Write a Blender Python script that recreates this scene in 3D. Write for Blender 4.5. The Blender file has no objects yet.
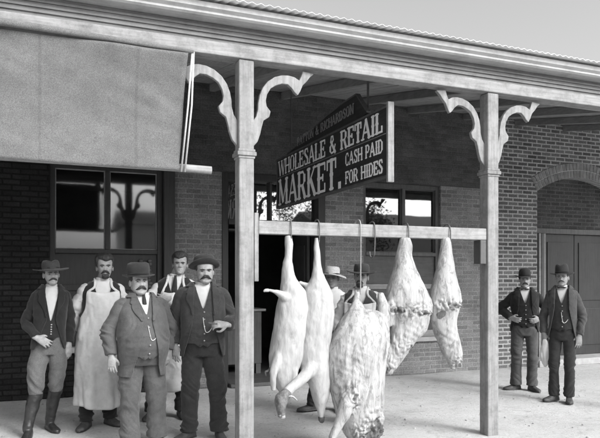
import bpy, bmesh, math, random
import numpy as np
from mathutils import Vector, Matrix, Euler
random.seed(7)
RNG = np.random.RandomState(5)
S = bpy.context.scene
C = S.collection
PI = math.pi

# ------------------------------------------------------------------ camera numbers (also used to turn measurements into metres)
TH = math.radians(22.2); FPX = 638.0; HCAM = 1.58; HORIZ = 278.0
ST, CT = math.sin(TH), math.cos(TH)
def at(px, py, Y):
    """world x and z of a measured image point lying on the vertical plane at depth Y"""
    t = (px - 300.0) / FPX
    d = Y / (CT - t * ST)
    return d * (ST + t * CT), HCAM + (HORIZ - py) * d / FPX

# ------------------------------------------------------------------ materials (the photograph is black and white: every colour is a grey)
def nt(m):
    m.use_nodes = True
    n = m.node_tree.nodes; l = m.node_tree.links
    n.clear()
    out = n.new('ShaderNodeOutputMaterial')
    b = n.new('ShaderNodeBsdfPrincipled')
    l.new(b.outputs[0], out.inputs[0])
    return n, l, b, out
def ramp(n, stops):
    r = n.new('ShaderNodeValToRGB')
    e = r.color_ramp.elements
    while len(e) > 1: e.remove(e[-1])
    e[0].position = stops[0][0]; e[0].color = (stops[0][1],) * 3 + (1,)
    for p, v in stops[1:]:
        k = e.new(p); k.color = (v, v, v, 1)
    return r
def noise_mat(name, lo, hi, scale=8, rough=.8, detail=6, bump=.0, bscale=60, stretch=(1, 1, 1), spec=.25, bdist=.01, sheen=0):
    m = bpy.data.materials.new(name)
    n, l, b, out = nt(m)
    tc = n.new('ShaderNodeTexCoord'); mp = n.new('ShaderNodeMapping')
    mp.inputs['Scale'].default_value = stretch
    l.new(tc.outputs['Object'], mp.inputs[0])
    no = n.new('ShaderNodeTexNoise'); no.inputs['Scale'].default_value = scale; no.inputs['Detail'].default_value = detail
    no.inputs['Roughness'].default_value = .65
    l.new(mp.outputs[0], no.inputs['Vector'])
    r = ramp(n, [(.3, lo), (.7, hi)])
    l.new(no.outputs[0], r.inputs[0]); l.new(r.outputs[0], b.inputs['Base Color'])
    b.inputs['Roughness'].default_value = rough
    b.inputs['Specular IOR Level'].default_value = spec
    if sheen: b.inputs['Sheen Weight'].default_value = sheen
    if bump:
        n2 = n.new('ShaderNodeTexNoise'); n2.inputs['Scale'].default_value = bscale; n2.inputs['Detail'].default_value = 4
        l.new(mp.outputs[0], n2.inputs['Vector'])
        bp = n.new('ShaderNodeBump'); bp.inputs['Strength'].default_value = bump; bp.inputs['Distance'].default_value = bdist
        l.new(n2.outputs[0], bp.inputs['Height']); l.new(bp.outputs[0], b.inputs['Normal'])
    return m
def brick_mat(name, b1, b2, mortar, msize=.012, grime=.5):
    m = bpy.data.materials.new(name)
    n, l, b, out = nt(m)
    tc = n.new('ShaderNodeTexCoord'); sx = n.new('ShaderNodeSeparateXYZ'); cx = n.new('ShaderNodeCombineXYZ')
    l.new(tc.outputs['Object'], sx.inputs[0])
    ad = n.new('ShaderNodeMath'); ad.operation = 'ADD'
    l.new(sx.outputs[0], ad.inputs[0]); l.new(sx.outputs[1], ad.inputs[1])
    l.new(ad.outputs[0], cx.inputs[0]); l.new(sx.outputs[2], cx.inputs[1])
    wob = n.new('ShaderNodeTexNoise'); wob.inputs['Scale'].default_value = 5; wob.inputs['Detail'].default_value = 3
    l.new(tc.outputs['Object'], wob.inputs['Vector'])
    ms = n.new('ShaderNodeVectorMath'); ms.operation = 'MULTIPLY_ADD'
    ms.inputs[1].default_value = (.02, .014, 0)
    l.new(wob.outputs['Color'], ms.inputs[0]); l.new(cx.outputs[0], ms.inputs[2])
    br = n.new('ShaderNodeTexBrick')
    br.inputs['Scale'].default_value = 1.0
    br.inputs['Brick Width'].default_value = .215; br.inputs['Row Height'].default_value = .0715
    br.inputs['Mortar Size'].default_value = msize; br.inputs['Mortar Smooth'].default_value = .35
    br.inputs['Bias'].default_value = 0.0
    br.inputs['Color1'].default_value = (b1, b1, b1, 1); br.inputs['Color2'].default_value = (b2, b2, b2, 1)
    br.inputs['Mortar'].default_value = (mortar, mortar, mortar, 1)
    l.new(ms.outputs[0], br.inputs['Vector'])
    no = n.new('ShaderNodeTexNoise'); no.inputs['Scale'].default_value = 2.2; no.inputs['Detail'].default_value = 8; no.inputs['Roughness'].default_value = .7
    l.new(tc.outputs['Object'], no.inputs['Vector'])
    r = ramp(n, [(.3, 1 - grime), (.68, 1.0)])
    l.new(no.outputs[0], r.inputs[0])
    fn = n.new('ShaderNodeTexNoise'); fn.inputs['Scale'].default_value = 45; fn.inputs['Detail'].default_value = 4
    l.new(tc.outputs['Object'], fn.inputs['Vector'])
    r2 = ramp(n, [(.25, .6), (.75, 1.25)])
    l.new(fn.outputs[0], r2.inputs[0])
    mx = n.new('ShaderNodeMix'); mx.data_type = 'RGBA'; mx.blend_type = 'MULTIPLY'; mx.inputs[0].default_value = 1
    l.new(br.outputs['Color'], mx.inputs[6]); l.new(r.outputs[0], mx.inputs[7])
    mx2 = n.new('ShaderNodeMix'); mx2.data_type = 'RGBA'; mx2.blend_type = 'MULTIPLY'; mx2.inputs[0].default_value = 1
    l.new(mx.outputs[2], mx2.inputs[6]); l.new(r2.outputs[0], mx2.inputs[7])
    l.new(mx2.outputs[2], b.inputs['Base Color'])
    b.inputs['Roughness'].default_value = .9; b.inputs['Specular IOR Level'].default_value = .2
    iv = n.new('ShaderNodeMath'); iv.operation = 'SUBTRACT'; iv.inputs[0].default_value = 1.0
    l.new(br.outputs['Fac'], iv.inputs[1])
    ad2 = n.new('ShaderNodeMath'); ad2.operation = 'MULTIPLY_ADD'; ad2.inputs[1].default_value = .35
    l.new(fn.outputs[0], ad2.inputs[0]); l.new(iv.outputs[0], ad2.inputs[2])
    bp = n.new('ShaderNodeBump'); bp.inputs['Strength'].default_value = .8; bp.inputs['Distance'].default_value = .008
    l.new(ad2.outputs[0], bp.inputs['Height']); l.new(bp.outputs[0], b.inputs['Normal'])
    return m
def wood_mat(name, lo, hi, axis=0, rough=.65, dirt=.25, spec=.3):
    """painted or bare timber with grain running along the given axis and worn, dirty patches"""
    m = bpy.data.materials.new(name)
    n, l, b, out = nt(m)
    tc = n.new('ShaderNodeTexCoord'); mp = n.new('ShaderNodeMapping')
    sc = [22, 22, 22]; sc[axis] = 1.2
    mp.inputs['Scale'].default_value = sc
    l.new(tc.outputs['Object'], mp.inputs[0])
    no = n.new('ShaderNodeTexNoise'); no.inputs['Scale'].default_value = 2.0; no.inputs['Detail'].default_value = 6; no.inputs['Roughness'].default_value = .6
    l.new(mp.outputs[0], no.inputs['Vector'])
    r = ramp(n, [(.3, lo), (.7, hi)])
    l.new(no.outputs[0], r.inputs[0])
    n2 = n.new('ShaderNodeTexNoise'); n2.inputs['Scale'].default_value = 5; n2.inputs['Detail'].default_value = 12; n2.inputs['Roughness'].default_value = .8
    l.new(tc.outputs['Object'], n2.inputs['Vector'])
    r2 = ramp(n, [(.32, 1 - dirt), (.55, 1.0)])
    l.new(n2.outputs[0], r2.inputs[0])
    mx = n.new('ShaderNodeMix'); mx.data_type = 'RGBA'; mx.blend_type = 'MULTIPLY'; mx.inputs[0].default_value = 1
    l.new(r.outputs[0], mx.inputs[6]); l.new(r2.outputs[0], mx.inputs[7])
    l.new(mx.outputs[2], b.inputs['Base Color'])
    b.inputs['Roughness'].default_value = rough; b.inputs['Specular IOR Level'].default_value = spec
    bp = n.new('ShaderNodeBump'); bp.inputs['Strength'].default_value = .35; bp.inputs['Distance'].default_value = .004
    l.new(no.outputs[0], bp.inputs['Height']); l.new(bp.outputs[0], b.inputs['Normal'])
    return m
def cloth_mat(name, v, var=.25, weave=260, rough=.95, bump=.25, check=0, folds=.55):
    m = bpy.data.materials.new(name)
    n, l, b, out = nt(m)
    tc = n.new('ShaderNodeTexCoord')
    no = n.new('ShaderNodeTexNoise'); no.inputs['Scale'].default_value = 9; no.inputs['Detail'].default_value = 8; no.inputs['Roughness'].default_value = .7
    l.new(tc.outputs['Object'], no.inputs['Vector'])
    r = ramp(n, [(.3, v * (1 - var)), (.7, v * (1 + var))])
    l.new(no.outputs[0], r.inputs[0])
    wv = n.new('ShaderNodeTexNoise'); wv.inputs['Scale'].default_value = weave; wv.inputs['Detail'].default_value = 2
    l.new(tc.outputs['Object'], wv.inputs['Vector'])
    r2 = ramp(n, [(.35, 1 - check), (.65, 1 + check)])
    l.new(wv.outputs[0], r2.inputs[0])
    mx = n.new('ShaderNodeMix'); mx.data_type = 'RGBA'; mx.blend_type = 'MULTIPLY'; mx.inputs[0].default_value = 1
    l.new(r.outputs[0], mx.inputs[6]); l.new(r2.outputs[0], mx.inputs[7])
    l.new(mx.outputs[2], b.inputs['Base Color'])
    b.inputs['Roughness'].default_value = rough; b.inputs['Specular IOR Level'].default_value = .15
    b.inputs['Sheen Weight'].default_value = .15
    cr = n.new('ShaderNodeTexNoise'); cr.inputs['Scale'].default_value = 55; cr.inputs['Detail'].default_value = 8; cr.inputs['Roughness'].default_value = .7
    l.new(tc.outputs['Object'], cr.inputs['Vector'])
    bp = n.new('ShaderNodeBump'); bp.inputs['Strength'].default_value = bump; bp.inputs['Distance'].default_value = .006
    l.new(cr.outputs[0], bp.inputs['Height']); l.new(bp.outputs[0], b.inputs['Normal'])
    if folds:                                   # sharp pulled creases
        mp = n.new('ShaderNodeMapping'); mp.inputs['Scale'].default_value = (1, 1, 1.5); mp.inputs['Rotation'].default_value = (.3, .5, 0); l.new(tc.outputs['Object'], mp.inputs[0])
        rg = n.new('ShaderNodeTexNoise'); rg.noise_type = 'RIDGED_MULTIFRACTAL'; rg.inputs['Scale'].default_value = 5.5; rg.inputs['Detail'].default_value = 3; rg.inputs['Distortion'].default_value = 1.0
        l.new(mp.outputs[0], rg.inputs['Vector'])
        b2 = n.new('ShaderNodeBump'); b2.inputs['Strength'].default_value = folds; b2.inputs['Distance'].default_value = .02
        l.new(rg.outputs[0], b2.inputs['Height']); l.new(bp.outputs[0], b2.inputs['Normal']); l.new(b2.outputs[0], b.inputs['Normal'])
    return m
def glass_mat(name, ior=4.2, rough=.015):
    m = bpy.data.materials.new(name)
    m.use_nodes = True
    n = m.node_tree.nodes; l = m.node_tree.links; n.clear()
    out = n.new('ShaderNodeOutputMaterial')
    tr = n.new('ShaderNodeBsdfTransparent'); tr.inputs[0].default_value = (.75, .75, .75, 1)
    gl = n.new('ShaderNodeBsdfGlossy'); gl.inputs['Roughness'].default_value = rough; gl.inputs['Color'].default_value = (.95, .95, .95, 1)
    fr = n.new('ShaderNodeFresnel'); fr.inputs['IOR'].default_value = ior
    no = n.new('ShaderNodeTexNoise'); no.inputs['Scale'].default_value = 2.2; no.inputs['Detail'].default_value = 1
    tc = n.new('ShaderNodeTexCoord'); l.new(tc.outputs['Object'], no.inputs['Vector'])
    bp = n.new('ShaderNodeBump'); bp.inputs['Strength'].default_value = .02; bp.inputs['Distance'].default_value = .03
    l.new(no.outputs[0], bp.inputs['Height']); l.new(bp.outputs[0], gl.inputs['Normal'])
    mx = n.new('ShaderNodeMixShader')
    l.new(fr.outputs[0], mx.inputs[0]); l.new(tr.outputs[0], mx.inputs[1]); l.new(gl.outputs[0], mx.inputs[2])
    l.new(mx.outputs[0], out.inputs[0])
    return m
def flesh_mat(name, fat, mid, dark, cut=.62, scale=7, streak=.72):
    """carcass skin and fat with darker blotches and thin runs"""
    m = bpy.data.materials.new(name)
    n, l, b, out = nt(m)
    tc = n.new('ShaderNodeTexCoord'); mp = n.new('ShaderNodeMapping'); mp.inputs['Scale'].default_value = (1.6, 1.6, .55)
    l.new(tc.outputs['Object'], mp.inputs[0])
    no = n.new('ShaderNodeTexNoise'); no.inputs['Scale'].default_value = scale; no.inputs['Detail'].default_value = 9; no.inputs['Roughness'].default_value = .72
    no.inputs['Distortion'].default_value = .8
    l.new(mp.outputs[0], no.inputs['Vector'])
    r = ramp(n, [(.30, fat * .93), (.5, fat), (cut, mid), (cut + .13, dark)])
    l.new(no.outputs[0], r.inputs[0])
    mp2 = n.new('ShaderNodeMapping'); mp2.inputs['Scale'].default_value = (1, 1, .16); l.new(tc.outputs['Object'], mp2.inputs[0])
    n3 = n.new('ShaderNodeTexNoise'); n3.inputs['Scale'].default_value = 24; n3.inputs['Detail'].default_value = 8; n3.inputs['Roughness'].default_value = .65; n3.inputs['Distortion'].default_value = .5
    l.new(mp2.outputs[0], n3.inputs['Vector']); r3 = ramp(n, [(.32, streak), (.56, 1.0)]); l.new(n3.outputs[0], r3.inputs[0])
    mx = n.new('ShaderNodeMix'); mx.data_type = 'RGBA'; mx.blend_type = 'MULTIPLY'; mx.inputs[0].default_value = 1
    l.new(r.outputs[0], mx.inputs[6]); l.new(r3.outputs[0], mx.inputs[7])
    at_ = n.new('ShaderNodeAttribute'); at_.attribute_name = 'lean'
    ln = n.new('ShaderNodeTexNoise'); ln.inputs['Scale'].default_value = 32; ln.inputs['Detail'].default_value = 8; ln.inputs['Roughness'].default_value = .75; l.new(mp.outputs[0], ln.inputs['Vector'])
    sm_ = n.new('ShaderNodeMath'); sm_.operation = 'MULTIPLY_ADD'; sm_.inputs[1].default_value = 1.3; sm_.inputs[2].default_value = -.65; l.new(ln.outputs[0], sm_.inputs[0])
    ad_ = n.new('ShaderNodeMath'); ad_.operation = 'ADD'; l.new(at_.outputs['Fac'], ad_.inputs[0]); l.new(sm_.outputs[0], ad_.inputs[1])
    rl = ramp(n, [(.42, 0.0), (.62, 1.0)]); l.new(ad_.outputs[0], rl.inputs[0])
    rd = ramp(n, [(.3, .03), (.7, .15)]); l.new(ln.outputs[0], rd.inputs[0])
    mz = n.new('ShaderNodeMix'); mz.data_type = 'RGBA'; l.new(rl.outputs[0], mz.inputs[0]); l.new(mx.outputs[2], mz.inputs[6]); l.new(rd.outputs[0], mz.inputs[7])
    l.new(mz.outputs[2], b.inputs['Base Color'])
    b.inputs['Roughness'].default_value = .55; b.inputs['Specular IOR Level'].default_value = .35
    b.inputs['Subsurface Weight'].default_value = .12; b.inputs['Subsurface Radius'].default_value = (.02, .02, .02); b.inputs['Subsurface Scale'].default_value = .3
    n2 = n.new('ShaderNodeTexNoise'); n2.inputs['Scale'].default_value = 30; n2.inputs['Detail'].default_value = 6
    l.new(mp.outputs[0], n2.inputs['Vector'])
    bp = n.new('ShaderNodeBump'); bp.inputs['Strength'].default_value = .35; bp.inputs['Distance'].default_value = .012
    l.new(n2.outputs[0], bp.inputs['Height']); l.new(bp.outputs[0], b.inputs['Normal'])
    return m

# ------------------------------------------------------------------ object helpers
def tag(o, label, cat, group=None, kind=None):
    if label: o['label'] = label
    if cat: o['category'] = cat
    if group: o['group'] = group
    if kind: o['kind'] = kind
    return o
def thing(name, label, cat, loc=(0, 0, 0), rz=0, group=None):
    o = bpy.data.objects.new(name, None); C.objects.link(o)
    o.empty_display_size = .2
    o.location = loc; o.rotation_euler = (0, 0, rz)
    return tag(o, label, cat, group)
def mesh_obj(name, verts, faces, mats, parent=None, smooth=True, fmat=None, loc=None):
    me = bpy.data.meshes.new(name)
    me.from_pydata([tuple(v) for v in verts], [], [tuple(int(i) for i in f) for f in faces])
    if not isinstance(mats, (list, tuple)): mats = [mats]
    for m in mats: me.materials.append(m)
    if fmat is not None: me.polygons.foreach_set('material_index', np.asarray(fmat, dtype=np.int32))
    if smooth: me.polygons.foreach_set('use_smooth', np.ones(len(me.polygons), dtype=bool))
    me.update()
    o = bpy.data.objects.new(name, me); C.objects.link(o)
    if parent is not None: o.parent = parent
    if loc is not None: o.location = loc
    return o
def solid(o, t, off=-1):
    md = o.modifiers.new('thickness', 'SOLIDIFY'); md.thickness = t; md.offset = off
    return o
def bevel(o, w=.006, seg=2):
    md = o.modifiers.new('edges', 'BEVEL'); md.width = w; md.segments = seg; md.limit_method = 'ANGLE'; md.angle_limit = math.radians(40)
    return o
class MB:
    """collects simple solids that belong to ONE part"""
    def __init__(s): s.v = []; s.f = []
    def add(s, v, f):
        k = len(s.v); s.v += [tuple(p) for p in v]; s.f += [tuple(int(i) + k for i in q) for q in f]; return s
    def box(s, x0, x1, y0, y1, z0, z1):
        v = [(x0, y0, z0), (x1, y0, z0), (x1, y1, z0), (x0, y1, z0), (x0, y0, z1), (x1, y0, z1), (x1, y1, z1), (x0, y1, z1)]
        f = [(0, 3, 2, 1), (4, 5, 6, 7), (0, 1, 5, 4), (1, 2, 6, 5), (2, 3, 7, 6), (3, 0, 4, 7)]
        return s.add(v, f)
    def prism_y(s, pts, y0, y1):
        """outline in x,z given depth along y"""
        n = len(pts)
        v = [(x, y0, z) for x, z in pts] + [(x, y1, z) for x, z in pts]
        f = [tuple(range(n)), tuple(range(2 * n - 1, n - 1, -1))]
        f += [(i, i + n, (i + 1) % n + n, (i + 1) % n) for i in range(n)]
        return s.add(v, f)
    def prism_x(s, pts, x0, x1):
        n = len(pts)
        v = [(x0, y, z) for y, z in pts] + [(x1, y, z) for y, z in pts]
        f = [tuple(range(n)), tuple(range(2 * n - 1, n - 1, -1))]
        f += [(i, i + n, (i + 1) % n + n, (i + 1) % n) for i in range(n)]
        return s.add(v, f)
    def tube(s, pts, radii, n=10):
        v, f = tube(pts, radii, n); return s.add(v, f)
    def build(s, name, mat, parent=None, smooth=False, bev=0, loc=None):
        o = mesh_obj(name, s.v, s.f, mat, parent, smooth, loc=loc)
        bm = bmesh.new(); bm.from_mesh(o.data); bmesh.ops.recalc_face_normals(bm, faces=bm.faces); bm.to_mesh(o.data); bm.free()
        if bev: bevel(o, bev)
        return o
def catmull(P, k=4):
    P = np.asarray(P, float)
    if len(P) < 3: return P
    Q = np.vstack([2 * P[0] - P[1], P, 2 * P[-1] - P[-2]])
    out = []
    for i in range(1, len(Q) - 2):
        p0, p1, p2, p3 = Q[i - 1:i + 3]
        for j in range(k):
            t = j / k
            out.append(.5 * (2 * p1 + (p2 - p0) * t + (2 * p0 - 5 * p1 + 4 * p2 - p3) * t * t + (3 * p1 - p0 - 3 * p2 + p3) * t ** 3))
    out.append(Q[-2])
    return np.array(out)
def loft(rings, cap=True):
    n = len(rings[0]); v = np.vstack(rings); f = []
    for i in range(len(rings) - 1):
        a, b = i * n, (i + 1) * n
        for j in range(n):
            k = (j + 1) % n
            f.append((a + j, a + k, b + k, b + j))
    if cap:
        f.append(tuple(range(n - 1, -1, -1))); f.append(tuple(range(len(v) - n, len(v))))
    return v, f
def tube(pts, radii, n=12, up=(0, -1, 0.02)):
    """tapering limb; each radius is a number or (side, front) pair"""
    P = np.asarray(pts, float)
    R = np.array([(r, r) if np.isscalar(r) else r for r in radii], float)
    rings = []
    u0 = np.asarray(up, float)
    a = np.linspace(0, 2 * PI, n, endpoint=False)
    for i, p in enumerate(P):
        t = P[min(i + 1, len(P) - 1)] - P[max(i - 1, 0)]
        t /= np.linalg.norm(t) + 1e-9
        s = np.cross(t, u0)
        if np.linalg.norm(s) < .05: s = np.cross(t, (1, .1, 0))
        s /= np.linalg.norm(s); w = np.cross(s, t)
        rings.append(p + np.outer(np.cos(a), s) * R[i, 0] + np.outer(np.sin(a), w) * R[i, 1])
    return loft(rings)
def limb(pts, radii, k=5, n=14, up=(0, -1, 0.02)):
    R = [(r, r) if np.isscalar(r) else r for r in radii]
    Q = catmull(np.hstack([np.asarray(pts, float), np.asarray(R, float)]), k)
    return tube(Q[:, :3], [tuple(r) for r in Q[:, 3:]], n, up)
def ellring(cx, cy, z, rx, ry, n=32, p=2.3):
    a = np.linspace(0, 2 * PI, n, endpoint=False)
    c, s = np.cos(a), np.sin(a)
    return np.stack([cx + rx * np.sign(c) * np.abs(c) ** (2 / p), cy + ry * np.sign(s) * np.abs(s) ** (2 / p), np.full(n, z)], 1)
def ball(c, r, n=12):
    r = np.array([r] * 3 if np.isscalar(r) else r, float)
    rings = []
    for i in range(1, n):
        th = PI * i / n
        a = np.linspace(0, 2 * PI, n * 2, endpoint=False)
        rings.append(np.stack([np.cos(a) * math.sin(th) * r[0], np.sin(a) * math.sin(th) * r[1], np.full(n * 2, -math.cos(th) * r[2])], 1) + np.asarray(c))
    return loft(rings)
def vnoise(P, seed=0):
    P = np.asarray(P, float)
    I = np.floor(P).astype(np.int64); F = P - I; U = F * F * (3 - 2 * F)
    def h(dx, dy, dz):
        k = ((I[:, 0] + dx) * 73856093) ^ ((I[:, 1] + dy) * 19349663) ^ ((I[:, 2] + dz) * 83492791) ^ (seed * 7919 + 1013)
        k = (k ^ (k >> 13)) * 1274126177 & 0xffffffff
        k = (k ^ (k >> 16)) * 2246822519 & 0xffffffff
        return ((k ^ (k >> 15)) & 0xffffff) / 8388607.5 - 1
    x, y, z = U.T
    def L(a, b, t): return a + (b - a) * t
    return L(L(L(h(0, 0, 0), h(1, 0, 0), x), L(h(0, 1, 0), h(1, 1, 0), x), y), L(L(h(0, 0, 1), h(1, 0, 1), x), L(h(0, 1, 1), h(1, 1, 1), x), y), z)
def vnormals(v, f):
    """smooth vertex normals; faces are quads or mixed"""
    N = np.zeros_like(v)
    q = np.array([tuple(x) if len(x) == 4 else tuple(x[:3]) + (x[0],) for x in f if len(x) in (3, 4)])
    if len(q):
        nn = np.cross(v[q[:, 2]] - v[q[:, 0]], v[q[:, 3]] - v[q[:, 1]])
        for k in range(4): np.add.at(N, q[:, k], nn)
    return N / (np.linalg.norm(N, axis=1, keepdims=True) + 1e-12)
def voxel(parts, size, smooth=5, factor=.5):
    """fuse overlapping closed solids into one continuous surface"""
    V = []; F = []
    for v, f in parts:
        k = len(V); V += [tuple(p) for p in v]; F += [tuple(int(i) + k for i in q) for q in f]
    me = bpy.data.meshes.new('tmp'); me.from_pydata(V, [], F); me.update()
    bm = bmesh.new(); bm.from_mesh(me)
    bm.to_mesh(me); bm.free()
    o = bpy.data.objects.new('tmp', me); C.objects.link(o)
    r = o.modifiers.new('r', 'REMESH'); r.mode = 'VOXEL'; r.voxel_size = size
    if smooth:
        s = o.modifiers.new('s', 'SMOOTH'); s.factor = factor; s.iterations = smooth
    dg = bpy.context.evaluated_depsgraph_get(); dg.update()
    e = o.evaluated_get(dg); m = e.to_mesh()
    v = np.empty(len(m.vertices) * 3); m.vertices.foreach_get('co', v); v = v.reshape(-1, 3)
    f = [tuple(p.vertices) for p in m.polygons]
    e.to_mesh_clear()
    bpy.data.objects.remove(o); bpy.data.meshes.remove(me)
    return v, f
def crease(v, f, amp, sx, sz, seed, mask=None, slant=.5):
    """pulled cloth: narrow ridges running mostly round the limb, slanting with the strain"""
    N = vnormals(v, f)
    wob = vnoise(v * 5, seed + 3)
    P = np.stack([v[:, 0] * sx, v[:, 1] * sx, v[:, 2] * sz + slant * sz * np.abs(v[:, 0]) + wob * 1.3], 1)
    sr = lambda q: .75 - np.sqrt(q * q + .035) * 1.9
    d = sr(vnoise(P, seed)) * .75 + sr(vnoise(P * 1.9 + 7, seed + 1)) * .35
    d = np.clip(d + .25, -.45, 1)
    k = amp if mask is None else amp * mask(v)
    return v + N * (d * k)[:, None]
def thicken(v, f, t, off=-1):
    """give a cut garment its cloth thickness with a clean, relaxed edge"""
    v = np.array(v, float)
    key = {}; mp = np.empty(len(v), int); keep = []
    for i, p in enumerate(np.round(v, 5)):
        q = tuple(p)
        if q not in key: key[q] = len(keep); keep.append(i)
        mp[i] = key[q]
    v = v[keep]; g = []
    for q in f:
        r = []
        for i in q:
            j = int(mp[i])
            if j not in r: r.append(j)
        if len(r) >= 3: g.append(tuple(r))
    f = g
    ec = {}
    for q in f:
        for a, b in zip(q, q[1:] + q[:1]):
            k = (min(a, b), max(a, b)); ec[k] = ec.get(k, []) + [(a, b)]
    bd = [e[0] for e in ec.values() if len(e) == 1]
    nb = {}
    for a, b in bd: nb.setdefault(a, []).append(b); nb.setdefault(b, []).append(a)
    for _ in range(3):
        w = v.copy()
        for i, l_ in nb.items():
            if len(l_) == 2: w[i] = v[i] * .5 + (v[l_[0]] + v[l_[1]]) * .25
        v = w
    N = np.zeros_like(v)
    for q in f:
        nn = np.cross(v[q[1]] - v[q[0]], v[q[2]] - v[q[0]]) if len(q) == 3 else np.cross(v[q[2]] - v[q[0]], v[q[3]] - v[q[1]])
        for i in q: N[i] += nn
    for _ in range(2):
        A = N.copy()
        for a, b in ec: A[a] += N[b] * .5; A[b] += N[a] * .5
        N = A
    N /= np.linalg.norm(N, axis=1, keepdims=True) + 1e-12
    o_ = (off - 1) / 2 * t                         # off -1: grows inward, +1: outward
    outer = v + N * (o_ + t); inner = v + N * o_
    n = len(v)
    F = list(f) + [tuple(i + n for i in q[::-1]) for q in f] + [(b, a, a + n, b + n) for a, b in bd]
    return np.vstack([outer, inner]), F
def compact(v, f):
    used = sorted({i for q in f for i in q}); mp = {k: i for i, k in enumerate(used)}
    return v[used], [tuple(mp[i] for i in q) for q in f]
def join(*parts):
    V = []; F = []; k = 0
    for v, f in parts:
        V.append(np.asarray(v)); F += [tuple(int(i) + k for i in q) for q in f]; k += len(v)
    return np.vstack(V), F
# ================================================================== THE PLACE
YW, YP = 9.0, 5.26          # shop wall face, post axis
M = {}
M['dirt'] = None
def ground_mat():
    m = bpy.data.materials.new('dusty_ground')
    n, l, b, out = nt(m)
    tc = n.new('ShaderNodeTexCoord')
    a = n.new('ShaderNodeTexNoise'); a.inputs['Scale'].default_value = .9; a.inputs['Detail'].default_value = 9; a.inputs['Roughness'].default_value = .65
    l.new(tc.outputs['Object'], a.inputs['Vector'])
    r = ramp(n, [(.28, .42), (.5, .52), (.72, .58)]); l.new(a.outputs[0], r.inputs[0])
    c = n.new('ShaderNodeTexNoise'); c.inputs['Scale'].default_value = 34; c.inputs['Detail'].default_value = 7; c.inputs['Roughness'].default_value = .8
    l.new(tc.outputs['Object'], c.inputs['Vector'])
    r2 = ramp(n, [(.28, .45), (.44, .97), (.7, 1.14)]); l.new(c.outputs[0], r2.inputs[0])
    mx = n.new('ShaderNodeMix'); mx.data_type = 'RGBA'; mx.blend_type = 'MULTIPLY'; mx.inputs[0].default_value = 1
    l.new(r.outputs[0], mx.inputs[6]); l.new(r2.outputs[0], mx.inputs[7]); l.new(mx.outputs[2], b.inputs['Base Color'])
    md = n.new('ShaderNodeTexNoise'); md.inputs['Scale'].default_value = 5.5; md.inputs['Detail'].default_value = 8; md.inputs['Roughness'].default_value = .72; md.inputs['Distortion'].default_value = 1.2
    l.new(tc.outputs['Object'], md.inputs['Vector']); r4 = ramp(n, [(.30, .70), (.46, .98), (.7, 1.06)]); l.new(md.outputs[0], r4.inputs[0])
    mx4 = n.new('ShaderNodeMix'); mx4.data_type = 'RGBA'; mx4.blend_type = 'MULTIPLY'; mx4.inputs[0].default_value = 1
    l.new(mx.outputs[2], mx4.inputs[6]); l.new(r4.outputs[0], mx4.inputs[7]); l.new(mx4.outputs[2], b.inputs['Base Color'])
    b.inputs['Roughness'].default_value = .95; b.inputs['Specular IOR Level'].default_value = .1
    bp = n.new('ShaderNodeBump'); bp.inputs['Strength'].default_value = .7; bp.inputs['Distance'].default_value = .025
    l.new(c.outputs[0], bp.inputs['Height']); l.new(bp.outputs[0], b.inputs['Normal'])
    return m
M['dirt'] = ground_mat()
M['brick_mid'] = brick_mat('old_painted_brick', .19, .30, .34, .010, .45)
M['brick_dark'] = brick_mat('awning_shaded_brick', .020, .034, .012, .012, .5)  # shade of the awning mixed into the brick colour
M['brick_right'] = brick_mat('brick_with_pale_mortar', .10, .21, .50, .014, .42)
M['brick_arch'] = noise_mat('arch_brick', .14, .28, 9, .9, 6, .5, 50)
M['mortar'] = noise_mat('lime_mortar', .45, .62, 12, .95, 6, .5, 60)
M['white'] = wood_mat('worn_white_paint', .18, .30, 2, .8, .45)
M['white_x'] = wood_mat('worn_white_paint_long', .20, .33, 0, .8, .45)
M['frieze'] = wood_mat('shaded_frieze_paint', .15, .21, 0, .7, .3)  # darker than the beam: cornice shade put into the frieze colour
M['gutter'] = wood_mat('gutter_paint', .36, .46, 0, .6, .3)
M['iron_sheet'] = noise_mat('galvanised_sheet', .50, .66, 5, .5, 8, .2, 40, (1, .3, 1), .5)
M['ceil'] = wood_mat('ceiling_boards', .23, .32, 1, .8, .3)
M['rafter'] = wood_mat('rafter_timber', .17, .24, 1, .8, .3)
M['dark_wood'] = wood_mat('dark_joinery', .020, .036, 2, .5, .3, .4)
M['mid_wood'] = wood_mat('brown_joinery', .07, .11, 2, .55, .3, .35)
M['panel'] = wood_mat('shop_front_panel', .06, .09, 0, .55, .3, .35)
M['lighter_wood'] = wood_mat('grey_rail_paint', .22, .3, 0, .6, .3)
M['stone'] = noise_mat('pale_sill_stone', .30, .42, 9, .85, 7, .4, 60)
M['canvas'] = cloth_mat('awning_canvas', .128, .12, 150, .95, .3, .22, .0)
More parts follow.
